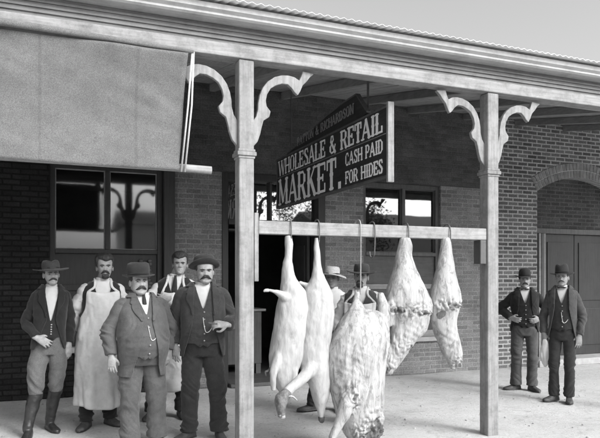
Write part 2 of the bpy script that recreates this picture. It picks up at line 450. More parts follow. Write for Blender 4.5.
def canvas_mat():
    m = M['canvas']; n = m.node_tree.nodes; l = m.node_tree.links
    b = [q for q in n if q.type == 'BSDF_PRINCIPLED'][0]
    src = b.inputs['Base Color'].links[0].from_socket
    tc = n.new('ShaderNodeTexCoord'); sx = n.new('ShaderNodeSeparateXYZ'); l.new(tc.outputs['Object'], sx.inputs[0])
    pp = n.new('ShaderNodeMath'); pp.operation = 'PINGPONG'; pp.inputs[1].default_value = .36; l.new(sx.outputs[0], pp.inputs[0])
    r = ramp(n, [(.0, .86), (.010, .88), (.014, 1.0)]); l.new(pp.outputs[0], r.inputs[0])
    mp = n.new('ShaderNodeMapping'); mp.inputs['Scale'].default_value = (1, 1, .35); l.new(tc.outputs['Object'], mp.inputs[0])
    no = n.new('ShaderNodeTexNoise'); no.inputs['Scale'].default_value = 2.6; no.inputs['Detail'].default_value = 9; no.inputs['Roughness'].default_value = .7; l.new(mp.outputs[0], no.inputs['Vector'])
    r2 = ramp(n, [(.3, .84), (.5, 1.0), (.75, 1.08)]); l.new(no.outputs[0], r2.inputs[0])
    prev = src
    for q in (r, r2):
        mx = n.new('ShaderNodeMix'); mx.data_type = 'RGBA'; mx.blend_type = 'MULTIPLY'; mx.inputs[0].default_value = 1
        l.new(prev, mx.inputs[6]); l.new(q.outputs[0], mx.inputs[7]); prev = mx.outputs[2]
    l.new(prev, b.inputs['Base Color'])
canvas_mat()
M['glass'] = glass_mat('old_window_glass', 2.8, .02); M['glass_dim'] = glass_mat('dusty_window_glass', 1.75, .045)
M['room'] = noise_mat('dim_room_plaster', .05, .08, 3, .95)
M['iron'] = noise_mat('forged_iron', .05, .11, 30, .5, 5, .3, 90, (1, 1, 1), .5)
M['steel'] = noise_mat('bright_hook_steel', .2, .34, 30, .35, 4, .1, 90, (1, 1, 1), .6)
M['board'] = wood_mat('black_sign_paint', .022, .04, 1, .55, .3, .3)
M['letter'] = noise_mat('sign_lettering', .74, .85, 20, .6, 8, .2, 70)
M['letter_faded'] = noise_mat('faded_lettering', .13, .26, 30, .7, 8, .2, 70)
M['rope'] = noise_mat('hemp_rope', .4, .55, 60, .9)

# ---- ground: one sheet out to the horizon, gently uneven near the shop
def build_ground():
    xs = np.concatenate([[-400, -120, -40], np.linspace(-14, 26, 121), [50, 130, 400]])
    ys = np.concatenate([[-400, -120, -40], np.linspace(-6, 12, 91), [40, 130, 400]])
    X, Y = np.meshgrid(xs, ys); n = len(xs)
    P = np.stack([X.ravel(), Y.ravel(), np.zeros(X.size)], 1)
    z = .010 * vnoise(P * .9, 3) + .006 * vnoise(P * 2.7, 4)
    near = (np.abs(P[:, 0] - 6) < 20) & (np.abs(P[:, 1] - 3) < 9)
    P[:, 2] = np.where(near, np.minimum(z, .004), 0) - .004
    f = [(j * n + i, j * n + i + 1, (j + 1) * n + i + 1, (j + 1) * n + i) for j in range(len(ys) - 1) for i in range(n - 1)]
    o = mesh_obj('ground', P, f, M['dirt']); o['kind'] = 'structure'
build_ground()
def build_pebbles():
    """loose gravel nobody could count"""
    V = []; F = []; k = 0
    for i in range(700):
        r = .004 + .011 * RNG.rand() ** 3
        x = -2 + 11 * RNG.rand(); y = 4.2 + 4.6 * RNG.rand()
        v, f = ball((0, 0, 0), (r, r * (.6 + .5 * RNG.rand()), r * .6), 4)
        v = v + vnoise(v * 120 + i) [:, None] * .25 * r
        V.append(v + (x, y, .001)); F += [tuple(a + k for a in q) for q in f]; k += len(v)
    o = mesh_obj('gravel', np.vstack(V), F, noise_mat('gravel_stone', .2, .5, 3, .9)); o['kind'] = 'stuff'
    tag(o, 'small loose stones scattered over the pale dusty ground', 'gravel')
build_pebbles()

# ---- the butcher's shop building
shop = thing('butcher_shop', 'long brick shop front with tall windows and open doorway behind the hanging carcasses', 'shop', (0, YW, 0))
def wallbox(m, x0, x1, z0, z1): m.box(x0, x1, 0, .3, z0, z1)
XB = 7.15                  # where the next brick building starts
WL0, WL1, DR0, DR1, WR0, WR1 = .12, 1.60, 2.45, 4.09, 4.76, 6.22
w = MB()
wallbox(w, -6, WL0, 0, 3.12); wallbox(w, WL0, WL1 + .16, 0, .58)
w.build('wall', M['brick_dark'], shop)['label'] = 'brick wall coloured dark with awning shade below and left of the window'
w = MB()
wallbox(w, WL1 + .16, DR0, 0, 3.12); wallbox(w, DR1, WR0, 0, 3.12); wallbox(w, WR0, WR1, 0, .53); wallbox(w, WR1, XB - .003, 0, 3.12)
w.build('wall', M['brick_mid'], shop)
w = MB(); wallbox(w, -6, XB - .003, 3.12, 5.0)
w.build('wall', brick_mat('shaded_upper_brick', .085, .13, .12, .010, .5), shop)  # darker copy of the brick, with the roof's shade painted in
def window(name, x0, x1, z0, zs, zr, z1, dark, split=.5, lab=None):
    """shop window: sill, lower panels, glass above in two panes"""
    fm = M['dark_wood'] if dark else M['mid_wood']
    m = MB(); t = .07
    m.box(x0, x0 + t, .05, .2, z0, z1); m.box(x1 - t, x1, .05, .2, z0, z1)
    m.box(x0 + t, x1 - t, .05, .2, z1 - t, z1); m.box(x0 + t, x1 - t, .04, .2, zs - .06, zs)
    xm = x0 + (x1 - x0) * split
    m.box(xm - .03, xm + .03, .05, .2, zs, z1 - t)
    f = m.build(name, fm, shop, bev=.006)
    if lab: f['label'] = lab
    for a, b in ((x0 + t, xm - .03), (xm + .03, x1 - t)):
        g = MB(); g.box(a, b, .12, .126, zs, z1 - t); g.build('pane', M['glass_dim' if dark else 'glass'], f)
        s = MB(); e = .014                      # thin pale putty bead round each pane
        s.box(a, a + e, .10, .118, zs, z1 - t); s.box(b - e, b, .10, .118, zs, z1 - t); s.box(a + e, b - e, .10, .118, zs, zs + e); s.box(a + e, b - e, .10, .118, z1 - t - e, z1 - t)
        s.build('putty', M['lighter_wood'] if dark else M['mid_wood'], f)
    p = MB()
    p.box(x0 + t, x1 - t, .09, .15, z0, zs - .06)
    q = M['dark_wood'] if dark else M['panel']
    pn = p.build('panel', q, f)
    r = MB()                                    # stiles and rails that frame the lower panels
    r.box(x0 + t, x1 - t, .06, .088, zr - .04, zr + .04)
    r.box(x0 + t, x1 - t, .06, .088, z0, z0 + .10)
    r.box(xm - .04, xm + .04, .062, .089, z0 + .10, zr - .04)
    r.build('panel_rail', M['dark_wood'] if dark else M['lighter_wood'], pn, bev=.004)
    s = MB(); s.box(x0 - .06, x1 + .06, -.07, .2, z0 - .075, z0 - .002)
    s.build('sill', M['stone'], f, bev=.008)
    return f
wl = window('window', WL0, WL1, .66, 1.97, 1.45, 3.118, True, .5, 'dark framed shop window under the awning')  # dark joinery: awning shade put into this window's timber colour
window('window', WR0, WR1, .61, 2.00, 1.44, 3.118, False, .53, 'brown framed shop window at the right')
# carved pilaster strips in the left window's lower panels
for x in (1.30, 1.42):
    m = MB()
    for k in range(9):
        m.add(*ball((x + .016 * math.sin(k * 1.9), .05, 1.46 + k * .045), (.032, .02, .028), 6))
    m.build('carving', M['mid_wood'], wl, smooth=True)
m = MB(); m.box(WL1 + .002, WL1 + .158, -.06, .25, .0, 3.116); m.box(WL1 - .02, WL1 + .18, -.09, -.062, 0, .3)
m.build('pilaster', M['dark_wood'], shop, bev=.008)
# doorway
m = MB()
m.box(DR0, DR0 + .09, -.02, .28, 0, 3.118); m.box(DR1 - .12, DR1, -.02, .28, 0, 3.118)
m.box(DR0 + .09, DR1 - .12, -.02, .28, 3.02, 3.118)
m.box(DR0 + .09, DR1 - .12, -.05, .28, 2.36, 2.44); m.box(DR0 + .09, DR1 - .12, -.03, .26, 2.27, 2.30)
m.box(DR0 + .09 + .66, DR0 + .09 + .70, .05, .2, 2.44, 3.02)
df = m.build('door_frame', M['dark_wood'], shop, bev=.006)
for a, b in ((DR0 + .09, DR0 + .75), (DR0 + .79, DR1 - .12)):
    g = MB(); g.box(a, b, .12, .126, 2.44, 3.02); g.build('pane', M['glass'], df)
m = MB()                                       # the door leaf folded back into the shop
m.box(DR1 - .17, DR1 - .125, .30, 1.02, .06, 2.26)
for z0, z1 in ((.25, .95), (1.10, 2.1)): m.box(DR1 - .182, DR1 - .171, .40, .92, z0, z1)
dl = m.build('door', M['mid_wood'], shop, bev=.005)
m = MB(); m.add(*ball((DR1 - .21, .92, 1.05), .03, 8)); m.build('handle', M['iron'], dl, smooth=True)
m = MB(); m.box(DR0 + .09, DR1 - .12, -.16, .30, 0, .05); m.build('threshold', M['mid_wood'], shop, bev=.006)
# the dim room behind the front
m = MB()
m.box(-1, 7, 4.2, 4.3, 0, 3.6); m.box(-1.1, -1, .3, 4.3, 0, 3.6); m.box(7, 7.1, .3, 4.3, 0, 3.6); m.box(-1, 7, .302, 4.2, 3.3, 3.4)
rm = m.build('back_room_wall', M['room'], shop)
m = MB(); m.box(-1, 7, .302, 4.2, 0, .045); m.build('room_floor', wood_mat('shop_floor_boards', .07, .12, 1), shop)
# counter standing in the shop
ct = thing('shop_counter', 'dark wooden counter with pale top inside the open doorway', 'counter', (2.95, YW + .95, .046))
m = MB(); m.box(-.42, .42, -.25, .25, 1.0, 1.04); m.build('counter_top', M['lighter_wood'], ct, bev=.006)
m = MB(); m.box(-.36, .36, -.2, .2, .16, .998); m.build('counter_body', M['mid_wood'], ct, bev=.006)
for sx in (-1, 1):
    for sy in (-1, 1):
        m = MB(); m.box(sx * .31 - .04, sx * .31 + .04, sy * .15 - .04, sy * .15 + .04, 0, .158); m.build('leg', M['mid_wood'], ct)

# ---- the neighbouring brick building with the arched doorway
nb = thing('brick_building', 'lighter brick building with pale mortar and an arched doorway behind the two men', 'building', (0, YW, 0))
AX0, AX1 = 8.27, 10.35; ac = (AX0 + AX1) / 2; aw = (AX1 - AX0) / 2
zs_, rise = 3.14, .30
Rr = (aw * aw + rise * rise) / (2 * rise); zc = zs_ + rise - Rr
def arch_z(x, e=0): return zc + math.sqrt(max((Rr + e) ** 2 - (x - ac) ** 2, 0))
m = MB()
m.box(XB, AX0, 0, .35, 0, 5.0); m.box(AX1, 16, 0, .35, 0, 5.0)
bt = .27
N = 20; xs = np.linspace(AX0, AX1, N + 1)
pts = [(x, arch_z(x, bt)) for x in xs]
m.prism_y([(AX0, 5.0)] + pts[:1] + pts[1:] + [(AX1, 5.0)], 0, .35)
m.build('wall', M['brick_right'], nb)
ar = MB()
ang0 = math.asin(aw / Rr)
n_v = 29
for k in range(n_v):
    a0 = -ang0 + 2 * ang0 * k / n_v + .004; a1 = -ang0 + 2 * ang0 * (k + 1) / n_v - .004
    for e0, e1 in ((.0, .128), (.14, bt - .004)):
        q = [(ac + (Rr + e) * math.sin(a), zc + (Rr + e) * math.cos(a)) for a, e in ((a0, e0), (a1, e0), (a1, e1), (a0, e1))]
        dy = random.uniform(-.006, .003)
        ar.prism_y(q, -.006 + dy, .3)
ach = ar.build('arch', M['brick_arch'], nb, bev=.004)
ab = MB()
aa = np.linspace(-ang0, ang0, 30)
ab.prism_y([(ac + (Rr + .002) * math.sin(a), zc + (Rr + .002) * math.cos(a)) for a in aa] + [(ac + (Rr + bt - .006) * math.sin(a), zc + (Rr + bt - .006) * math.cos(a)) for a in aa[::-1]], .004, .29)
ab.build('mortar_bed', M['mortar'], ach)
# recessed tympanum, frame, doors, step
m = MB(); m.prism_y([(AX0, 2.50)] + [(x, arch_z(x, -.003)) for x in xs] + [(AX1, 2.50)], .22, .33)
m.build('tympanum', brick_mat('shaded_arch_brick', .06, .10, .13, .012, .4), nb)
m = MB()
m.box(AX0, AX0 + .20, .20, .34, .12, 2.40); m.box(AX1 - .12, AX1, .20, .34, .12, 2.40); m.box(AX0, AX1, .19, .34, 2.402, 2.498)
m.box(AX0 + .26, AX0 + .32, .16, .34, .12, 2.40)
fr = m.build('door_frame', M['mid_wood'], nb, bev=.006)
m = MB(); m.box(AX0 + .325, AX0 + .36, .17, .30, .12, 2.40); m.box(AX0 + .205, AX0 + .255, .17, .30, .12, 2.40)
m.build('jamb_edge', M['lighter_wood'], fr)
for a, b in ((AX0 + .365, AX0 + 1.12), (AX0 + 1.13, AX1 - .125)):
    m = MB(); m.box(a, b, .25, .30, .125, 2.40)
    for z0, z1 in ((.3, 1.0), (1.15, 2.25)): m.box(a + .1, b - .1, .235, .249, z0, z1)
    d = m.build('door', M['dark_wood'], nb, bev=.005)
    h = MB(); h.add(*ball((a + .06, .215, 1.1), .028, 8)); h.build('handle', M['iron'], d, smooth=True)
m = MB(); m.box(AX0 - .12, AX1 + .12, -.20, .345, .0, .118)
m.build('step', M['stone'], nb, bev=.01)

# ---- verandah: roof, posts, brackets
ver = thing('verandah', 'white painted verandah with scrolled post brackets and corrugated iron roof along the shop', 'verandah', (0, 0, 0))
VX0, VX1 = -4.6, 11.6
m = MB(); m.box(VX0, VX1, YP - .08, YP + .08, 3.44, 3.552); m.build('beam', M['white_x'], ver, bev=.008)
m = MB(); m.box(VX0, VX1, YP - .02, YP + .06, 3.553, 3.72)
for z in (3.595, 3.635, 3.675): m.box(VX0, VX1, YP - .034, YP - .021, z, z + .018)
m.build('frieze', M['frieze'], ver)
m = MB()                                          # moulded gutter board
pr = [(YP - .021, 3.722), (YP - .15, 3.722), (YP - .17, 3.735), (YP - .17, 3.752), (YP - .20, 3.772), (YP - .20, 3.815), (YP - .021, 3.815)]
m.prism_x(pr, VX0, VX1); m.build('gutter', M['gutter'], ver)
slope = (4.62 - 3.838) / (YW - (YP - .22))
def roof():
    xs = np.arange(VX0, VX1, .0125); y0, y1 = YP - .27, YW - .002
    z = .0075 * np.sin(xs * 2 * PI / .076)
    v = []; f = []
    for y in (y0, y1):
        v += [(x, y, 3.838 + slope * (y - y0) + a) for x, a in zip(xs, z)]
    n = len(xs); f = [(i, i + 1, n + i + 1, n + i) for i in range(n - 1)]
    o = mesh_obj('roof', v, f, M['iron_sheet'], ver); solid(o, .004)
roof()
m = MB()                                          # boarded soffit, one board per strip
y0, y1 = YP + .062, YW - .003
bw = .14; x = VX0
while x < VX1:
    dz = random.uniform(-.003, .003); a, b = x + .003, min(x + bw - .003, VX1)
    m.add([(a, y0, 3.66 + dz), (b, y0, 3.66 + dz), (b, y1, 4.38 + dz), (a, y1, 4.38 + dz), (a, y0, 3.685 + dz), (b, y0, 3.685 + dz), (b, y1, 4.405 + dz), (a, y1, 4.405 + dz)],
          [(0, 3, 2, 1), (4, 5, 6, 7), (0, 1, 5, 4), (1, 2, 6, 5), (2, 3, 7, 6), (3, 0, 4, 7)]); x += bw
m.build('ceiling', M['ceil'], ver)
for xr in np.arange(VX0 + .3, VX1, 1.1):
    m = MB(); a, b = xr - .035, xr + .035
    m.add([(a, y0, 3.55), (b, y0, 3.55), (b, y1, 4.27), (a, y1, 4.27), (a, y0, 3.652), (b, y0, 3.652), (b, y1, 4.372), (a, y1, 4.372)],
          [(0, 3, 2, 1), (4, 5, 6, 7), (0, 1, 5, 4), (1, 2, 6, 5), (2, 3, 7, 6), (3, 0, 4, 7)])
    m.build('rafter', M['rafter'], ver)
BR = [(252.8, 148), (257, 142), (259.8, 134), (261, 128), (263, 121), (268.5, 117.5), (270, 112), (266, 106.5), (265.2, 101), (266.5, 95), (270, 89), (275, 86), (281, 84.2), (287, 84.8), (291, 88.5), (294, 93), (297, 95.8), (299.5, 92), (302, 86), (306, 82), (309, 78), (313, 74.7), (302, 71.8), (300.5, 77), (298.5, 81), (294, 77.8), (288, 76), (281, 75.8), (274, 77.5), (267, 82), (262, 88.5), (259, 96), (257.5, 104), (257.3, 110), (255.5, 117), (253.3, 122.5)]
PX = 1.63
br = [at(x, y, YP) for x, y in BR]
br = [(max(x - PX, .068), z) for x, z in br]
br[0] = (.068, br[0][1]); br[-1] = (.068, br[-1][1])
PSP = 2.585
for k in range(-1, 4):
    px = PX + PSP * k
    m = MB(); m.box(px - .067, px + .067, YP - .067, YP + .067, -.02, 3.438)
    post = m.build('post', M['white'], ver, bev=.012)
    m = MB()
    for e, z0, z1 in ((.074, 2.598, 2.62), (.085, 2.62, 2.655), (.076, 2.655, 2.678)): m.box(px - e, px + e, YP - e, YP + e, z0, z1)
    m.build('capital', M['white'], post, bev=.006)
    for s in (-1, 1):
        m = MB(); pts = [(px + s * u, z) for u, z in br]
        m.prism_y(pts if s > 0 else pts[::-1], YP - .02, YP + .02)
        m.build('bracket', M['white'], post, bev=.005)

# ---- canvas awning dropped from the verandah edge
aw_ = thing('awning', 'pale grey canvas drop awning hanging from the verandah edge above the men at left', 'awning', (0, 0, 0))
ax0, ax1 = -2.9, 1.115; NA, NB = 90, 40
def awning_y(u, v): return YP - .10 + .10 * v + .05 * math.sin(v * PI) * (.5 + .5 * u)
V = []; F = []
for j in range(NB + 1):
    v = j / NB
    for i in range(NA + 1):
        u = i / NA
        x = ax0 + (ax1 - ax0) * u + .018 * v * math.sin(v * 3) * u - .055 * v * u
        ztop = 3.425 - .02 * u; zb = 2.475 - .012 * math.sin(u * 9) * .6
        y = awning_y(u, v) + .022 * float(vnoise(np.array([[u * 7 + v * 2, v * 3, 0.]]), 9)[0]) + .008 * float(vnoise(np.array([[u * 22 - v * 9, v * 7, 3.]]), 10)[0]) + .008 * math.sin(u * 42 + 2 * v) * (1 - v) ** 2
        V.append((x, y, ztop + (zb - ztop) * v))
for j in range(NB):
    for i in range(NA):
        a = j * (NA + 1) + i; F.append((a, a + 1, a + NA + 2, a + NA + 1))
cv = mesh_obj('canvas', V, F, M['canvas'], aw_); solid(cv, .006, 0)
m = MB(); m.tube([(ax0, YP - .14, 3.465), (-1, YP - .14, 3.462), (ax1 + .05, YP - .105, 3.43)], [.042, .036, .014], 12); m.build('rolled_head', M['canvas'], aw_, smooth=True)
yb = awning_y(1, 1)
m = MB(); m.tube([(ax0, yb + .045, 2.50), (ax1 - .06, yb + .045, 2.50), (ax1 + .235, yb + .045, 2.495)], [.034, .034, .034], 14); m.build('hem_pole', M['white_x'], aw_, smooth=True)
m = MB()
for dx in (0, .03):
    m.tube([(ax1 + .04 + dx * .4, YP - .10, 3.43), (ax1 + .012 + dx, YP - .07, 3.0), (ax1 - .03 + dx, yb, 2.46)], [.008, .008, .008], 6)
m.build('edge_rope', M['rope'], aw_, smooth=True)

# ---- the rail the carcasses hang from
RX0, RX1 = PX + .085, PX + PSP - .07
rail = thing('meat_rail', 'long pale timber rail with iron hooks fixed between the two verandah posts', 'rail', (0, 0, 0))
m = MB(); m.box(RX0 + .03, RX1, YP - .05, YP + .05, 1.96, 2.075); m.build('timber', M['white_x'], rail, bev=.006)
m = MB(); m.box(RX0 - .012, RX0 + .027, YP - .055, YP + .055, 1.55, 2.14); m.build('hanger_board', M['white'], rail, bev=.005)
m = MB(); m.box(RX1 - .075, RX1 - .004, YP - .052, YP + .06, 1.72, 1.957); m.build('support_block', M['mid_wood'], rail, bev=.006)

def hook(name, x, zlow, label, tall=False):
    """forged S hook slung over the rail"""
    m = MB(); r = .0055 if tall else .008
    zt = 2.075 + (.03 if tall else .016)
    pts = [(x, YP + .062, 1.99), (x, YP + .064, 2.06), (x, YP + .04, zt), (x, YP, zt + .012), (x, YP - .045, zt), (x, YP - .066, zt - .05), (x, YP - .066, 1.93), (x, YP - .06, zlow + .04)]
    J = [(x, YP - .055, zlow), (x, YP - .03, zlow - .028), (x, YP + .005, zlow - .03), (x, YP + .03, zlow + .0), (x, YP + .034, zlow + .03)]
    Q = catmull(np.array(pts + J), 4)
    m.tube(Q, [r * (1 if tall else .75)] * (len(Q) - 2) + [r * .7, r * .3], 8)
    o = m.build(name, M['steel'] if tall else M['iron'], None, smooth=True)
    return tag(o, label, 'hook', 'iron hooks over the rail')
hx = lambda px: at(px, 240, YP)[0]
hook('meat_hook', hx(288.5), 1.90, 'short iron hook over the rail holding the leftmost pig')
hook('meat_hook', hx(316.5), 1.90, 'short iron hook over the rail holding the second pig, with the hanging head')
hook('meat_hook', hx(405), 1.885, 'short iron hook over the rail holding the wider of the two hindquarters')
hook('meat_hook', hx(446.5), 1.885, 'short iron hook over the rail holding the narrow hindquarter nearest the right post')
hook('meat_hook', hx(357.5), 1.44, 'long bright steel rod hook hanging in front of the aproned man with a hat', True)
hook('meat_hook', hx(371.5), 1.80, 'empty short iron hook on the rail beside the long steel rod hook')

# ---- the hanging sign, edge on to the street
XS = 3.15; SY0, SY1, SZ0, SZ1 = 5.42, 8.52, 2.56, 3.26
sg = thing('hanging_sign', 'dark wooden sign lettered WHOLESALE & RETAIL MARKET hanging under the verandah', 'sign', (XS, 0, 0))
m = MB(); m.box(-.025, .025, SY0, SY1, SZ0, SZ1); m.build('board', M['board'], sg, bev=.004)
m = MB(); m.box(-.034, .034, SY0 - .035, SY0 - .001, SZ0 - .05, SZ1 + .03); m.build('end_batten', M['white'], sg, bev=.004)
m = MB()
for z in (SZ0, SZ1 - .022): m.box(-.036, -.0255, SY0, SY1, z, z + .022)
m.box(-.036, -.0255, SY1 - .03, SY1, SZ0 + .023, SZ1 - .023)
m.build('moulding', M['mid_wood'], sg)
ped = [(8.2, 3.262), (7.9, 3.262), (6.05, 3.262), (6.02, 3.48), (6.12, 3.53), (6.5, 3.505), (7.0, 3.455), (7.5, 3.37), (7.9, 3.29)]
ped = [(8.15, 3.263), (5.98, 3.263), (5.84, 3.29), (6.02, 3.47), (6.08, 3.535), (6.4, 3.525), (6.9, 3.475), (7.4, 3.40), (7.8, 3.315)]
m = MB(); m.prism_x(ped, -.02, .02); m.build('pediment', M['board'], sg)
m = MB(); tp = ped[2:] + ped[:1]
for (a, b), (c, d) in zip(tp[:-1], tp[1:]):
    m.add([(-.026, a, b), (.026, a, b), (.026, c, d), (-.026, c, d), (-.026, a, b + .016), (.026, a, b + .016), (.026, c, d + .016), (-.026, c, d + .016)],
          [(0, 3, 2, 1), (4, 5, 6, 7), (0, 1, 5, 4), (1, 2, 6, 5), (2, 3, 7, 6), (3, 0, 4, 7)])
m.build('pediment_cap', M['mid_wood'], sg)
for y in (5.9, 8.1):
    m = MB(); m.box(.022, .028, y - .02, y + .02, 3.1, 3.66 + (y - 5.32) * .195); m.build('hanging_strap', M['iron'], sg)
# lettering: slab serif strokes on a one by one grid
FONT = {
 'W': (1.25, [((0, 1), (.3, 0), 1), ((.3, 0), (.62, .9), 0), ((.62, .9), (.92, 0), 1), ((.92, 0), (1.22, 1), 0)], [(0, 1), (1.22, 1), (.62, .95)]),
 'H': (.9, [((.12, 0), (.12, 1), 1), ((.78, 0), (.78, 1), 1), ((.12, .5), (.78, .5), 0)], [(.12, 0), (.12, 1), (.78, 0), (.78, 1)]),
 'O': (.85, [((.12, .22), (.12, .78), 1), ((.12, .78), (.28, .97), 0), ((.28, .97), (.57, .97), 0), ((.57, .97), (.73, .78), 0), ((.73, .78), (.73, .22), 1), ((.73, .22), (.57, .03), 0), ((.57, .03), (.28, .03), 0), ((.28, .03), (.12, .22), 0)], []),
 'L': (.75, [((.14, 0), (.14, 1), 1), ((.14, .04), (.7, .04), 0), ((.68, .04), (.68, .3), 0)], [(.14, 1), (.14, 0)]),
 'E': (.78, [((.14, 0), (.14, 1), 1), ((.14, .04), (.7, .04), 0), ((.14, .96), (.7, .96), 0), ((.14, .5), (.52, .5), 0), ((.7, .04), (.7, .28), 0), ((.7, .96), (.7, .74), 0), ((.52, .4), (.52, .6), 0)], [(.12, 0), (.12, 1)]),
 'S': (.75, [((.66, .74), (.6, .94), 0), ((.6, .96), (.22, .96), 0), ((.2, .94), (.12, .72), 1), ((.14, .7), (.62, .36), 1), ((.64, .34), (.56, .06), 1), ((.56, .04), (.18, .04), 0), ((.16, .04), (.1, .28), 0)], []),
 'A': (.95, [((.05, 0), (.45, 1), 0), ((.45, 1), (.85, 0), 1), ((.2, .34), (.7, .34), 0)], [(.06, 0), (.85, 0)]),
 'R': (.9, [((.14, 0), (.14, 1), 1), ((.14, .96), (.55, .96), 0), ((.55, .96), (.7, .82), 0), ((.7, .84), (.7, .6), 1), ((.7, .62), (.55, .48), 0), ((.55, .48), (.14, .48), 0), ((.48, .48), (.78, 0), 1)], [(.14, 0), (.14, 1), (.78, 0)]),
 'T': (.82, [((.41, 0), (.41, 1), 1), ((.04, .96), (.78, .96), 0), ((.05, .96), (.05, .68), 0), ((.77, .96), (.77, .68), 0)], [(.41, 0)]),
 'I': (.42, [((.21, 0), (.21, 1), 1)], [(.21, 0), (.21, 1)]),
 'M': (1.12, [((.12, 0), (.12, 1), 0), ((.12, 1), (.54, .1), 1), ((.54, .1), (.96, 1), 0), ((.96, 0), (.96, 1), 1)], [(.12, 0), (.12, 1), (.96, 0), (.96, 1)]),
 'K': (.9, [((.14, 0), (.14, 1), 1), ((.16, .42), (.74, 1), 0), ((.36, .56), (.78, 0), 1)], [(.14, 0), (.14, 1), (.74, 1), (.78, 0)]),
 'C': (.8, [((.68, .72), (.6, .94), 0), ((.6, .96), (.28, .96), 0), ((.28, .96), (.12, .76), 0), ((.12, .78), (.12, .22), 1), ((.12, .22), (.28, .04), 0), ((.28, .04), (.6, .04), 0), ((.6, .04), (.7, .26), 0)], []),
 'P': (.8, [((.14, 0), (.14, 1), 1), ((.14, .96), (.52, .96), 0), ((.52, .96), (.68, .82), 0), ((.68, .84), (.68, .58), 1), ((.68, .6), (.52, .44), 0), ((.52, .44), (.14, .44), 0)], [(.14, 0), (.14, 1)]),
 'D': (.85, [((.14, 0), (.14, 1), 1), ((.14, .96), (.5, .96), 0), ((.5, .96), (.72, .76), 0), ((.72, .78), (.72, .22), 1), ((.72, .22), (.5, .04), 0), ((.5, .04), (.14, .04), 0)], [(.1, 0), (.1, 1)]),
 'F': (.75, [((.14, 0), (.14, 1), 1), ((.14, .96), (.7, .96), 0), ((.14, .5), (.5, .5), 0), ((.7, .96), (.7, .7), 0), ((.5, .4), (.5, .6), 0)], [(.14, 0), (.14, 1)]),
 'N': (.95, [((.12, 0), (.12, 1), 0), ((.12, 1), (.8, 0), 1), ((.8, 0), (.8, 1), 0)], [(.12, 0), (.12, 1), (.8, 1)]),
 '&': (.95, [((.85, 0), (.2, .72), 1), ((.2, .72), (.26, .94), 0), ((.26, .96), (.5, .96), 0), ((.5, .96), (.56, .74), 0), ((.56, .74), (.14, .4), 0), ((.12, .42), (.12, .16), 1), ((.12, .16), (.3, .03), 0), ((.3, .03), (.6, .06), 0), ((.6, .06), (.84, .46), 0)], []),
 '.': (.35, [((.1, .07), (.26, .07), 1)], []), ' ': (.45, [], [])}
def lettering(name, text, ya, yb, z0, hgt, mat, parent, zfun=None, thick=.17, thin=.075, gap=.10):
    """raised paint strokes, read from the far end to the street end on the left face"""
    tot = sum(FONT[c][0] + gap for c in text) - gap
    k = (ya - yb) / tot; m = MB(); u = 0; e = 0
    for c in text:
        wd, strokes, ser = FONT[c]
        base = zfun(ya - (u + wd / 2) * k) if zfun else z0
        sl = 0
        if zfun: sl = (zfun(ya - (u + wd / 2) * k - .02) - zfun(ya - (u + wd / 2) * k + .02)) / .04
        def pt(x, y): return (ya - (u + x) * k, base + y * hgt + sl * (x - wd / 2) * k)
        bars = [(a, b, (thick if w_ else thin)) for a, b, w_ in strokes] + [((x - .15, .035 if y < .5 else .965), (x + .15, .035 if y < .5 else .965), .07) for x, y in ser]
        for a, b in [((a, b)) for a, b, w_ in strokes if w_ and abs(a[0] - b[0]) < .05 and abs(a[1] - b[1]) > .7]:
            bars.append(((a[0] - .115, .5), (a[0] + .115, .5), .10))
        for a, b, t in bars:
            A = np.array(pt(*a)); B = np.array(pt(*b)); D = B - A; L = np.linalg.norm(D) + 1e-9; D /= L
            vert = abs(D[1]) > .5
            hw = t * .5 * (k if vert else hgt) * (1 if not vert else .95)
            Nn = np.array([-D[1], D[0]]) * hw; ex = D * (.02 * hgt)
            q = [A - ex + Nn, A - ex - Nn, B + ex - Nn, B + ex + Nn]
            e += 1; xf = -.0275 - .00006 * e
            m.prism_x([tuple(p) for p in q], xf, -.0262)
        u += wd + gap
    return m.build(name, mat, parent)
lettering('lettering', 'WHOLESALE & RETAIL', 8.44, 5.50, 3.015, .205, M['letter'], sg, thick=.2, thin=.09)
lettering('lettering', 'MARKET.', 8.44, 6.42, 2.60, .355, M['letter'], sg, thick=.22, thin=.085)
lettering('lettering', 'CASH PAID', 6.33, 5.50, 2.815, .135, M['letter'], sg, thick=.22, thin=.13)
lettering('lettering', 'FOR HIDES', 6.33, 5.50, 2.615, .135, M['letter'], sg, thick=.22, thin=.13)
pz = lambda y: np.interp(y, [6.0, 6.4, 6.9, 7.4, 7.8, 8.1], [3.33, 3.335, 3.325, 3.295, 3.258, 3.268]) - .002
pz = lambda y: 3.305 + .05 * (7.85 - y) / 1.8
lettering('lettering', 'PATTON & RICHARDSON', 7.75, 6.12, 0, .105, M['letter_faded'], sg, pz, thick=.24, thin=.12)['label'] = 'faded name in weathered letters'
m = MB()
m.box(-.031, -.0264, 5.44, 8.48, 2.985, 2.993); m.build('painted_rule', M['letter_faded'], sg)

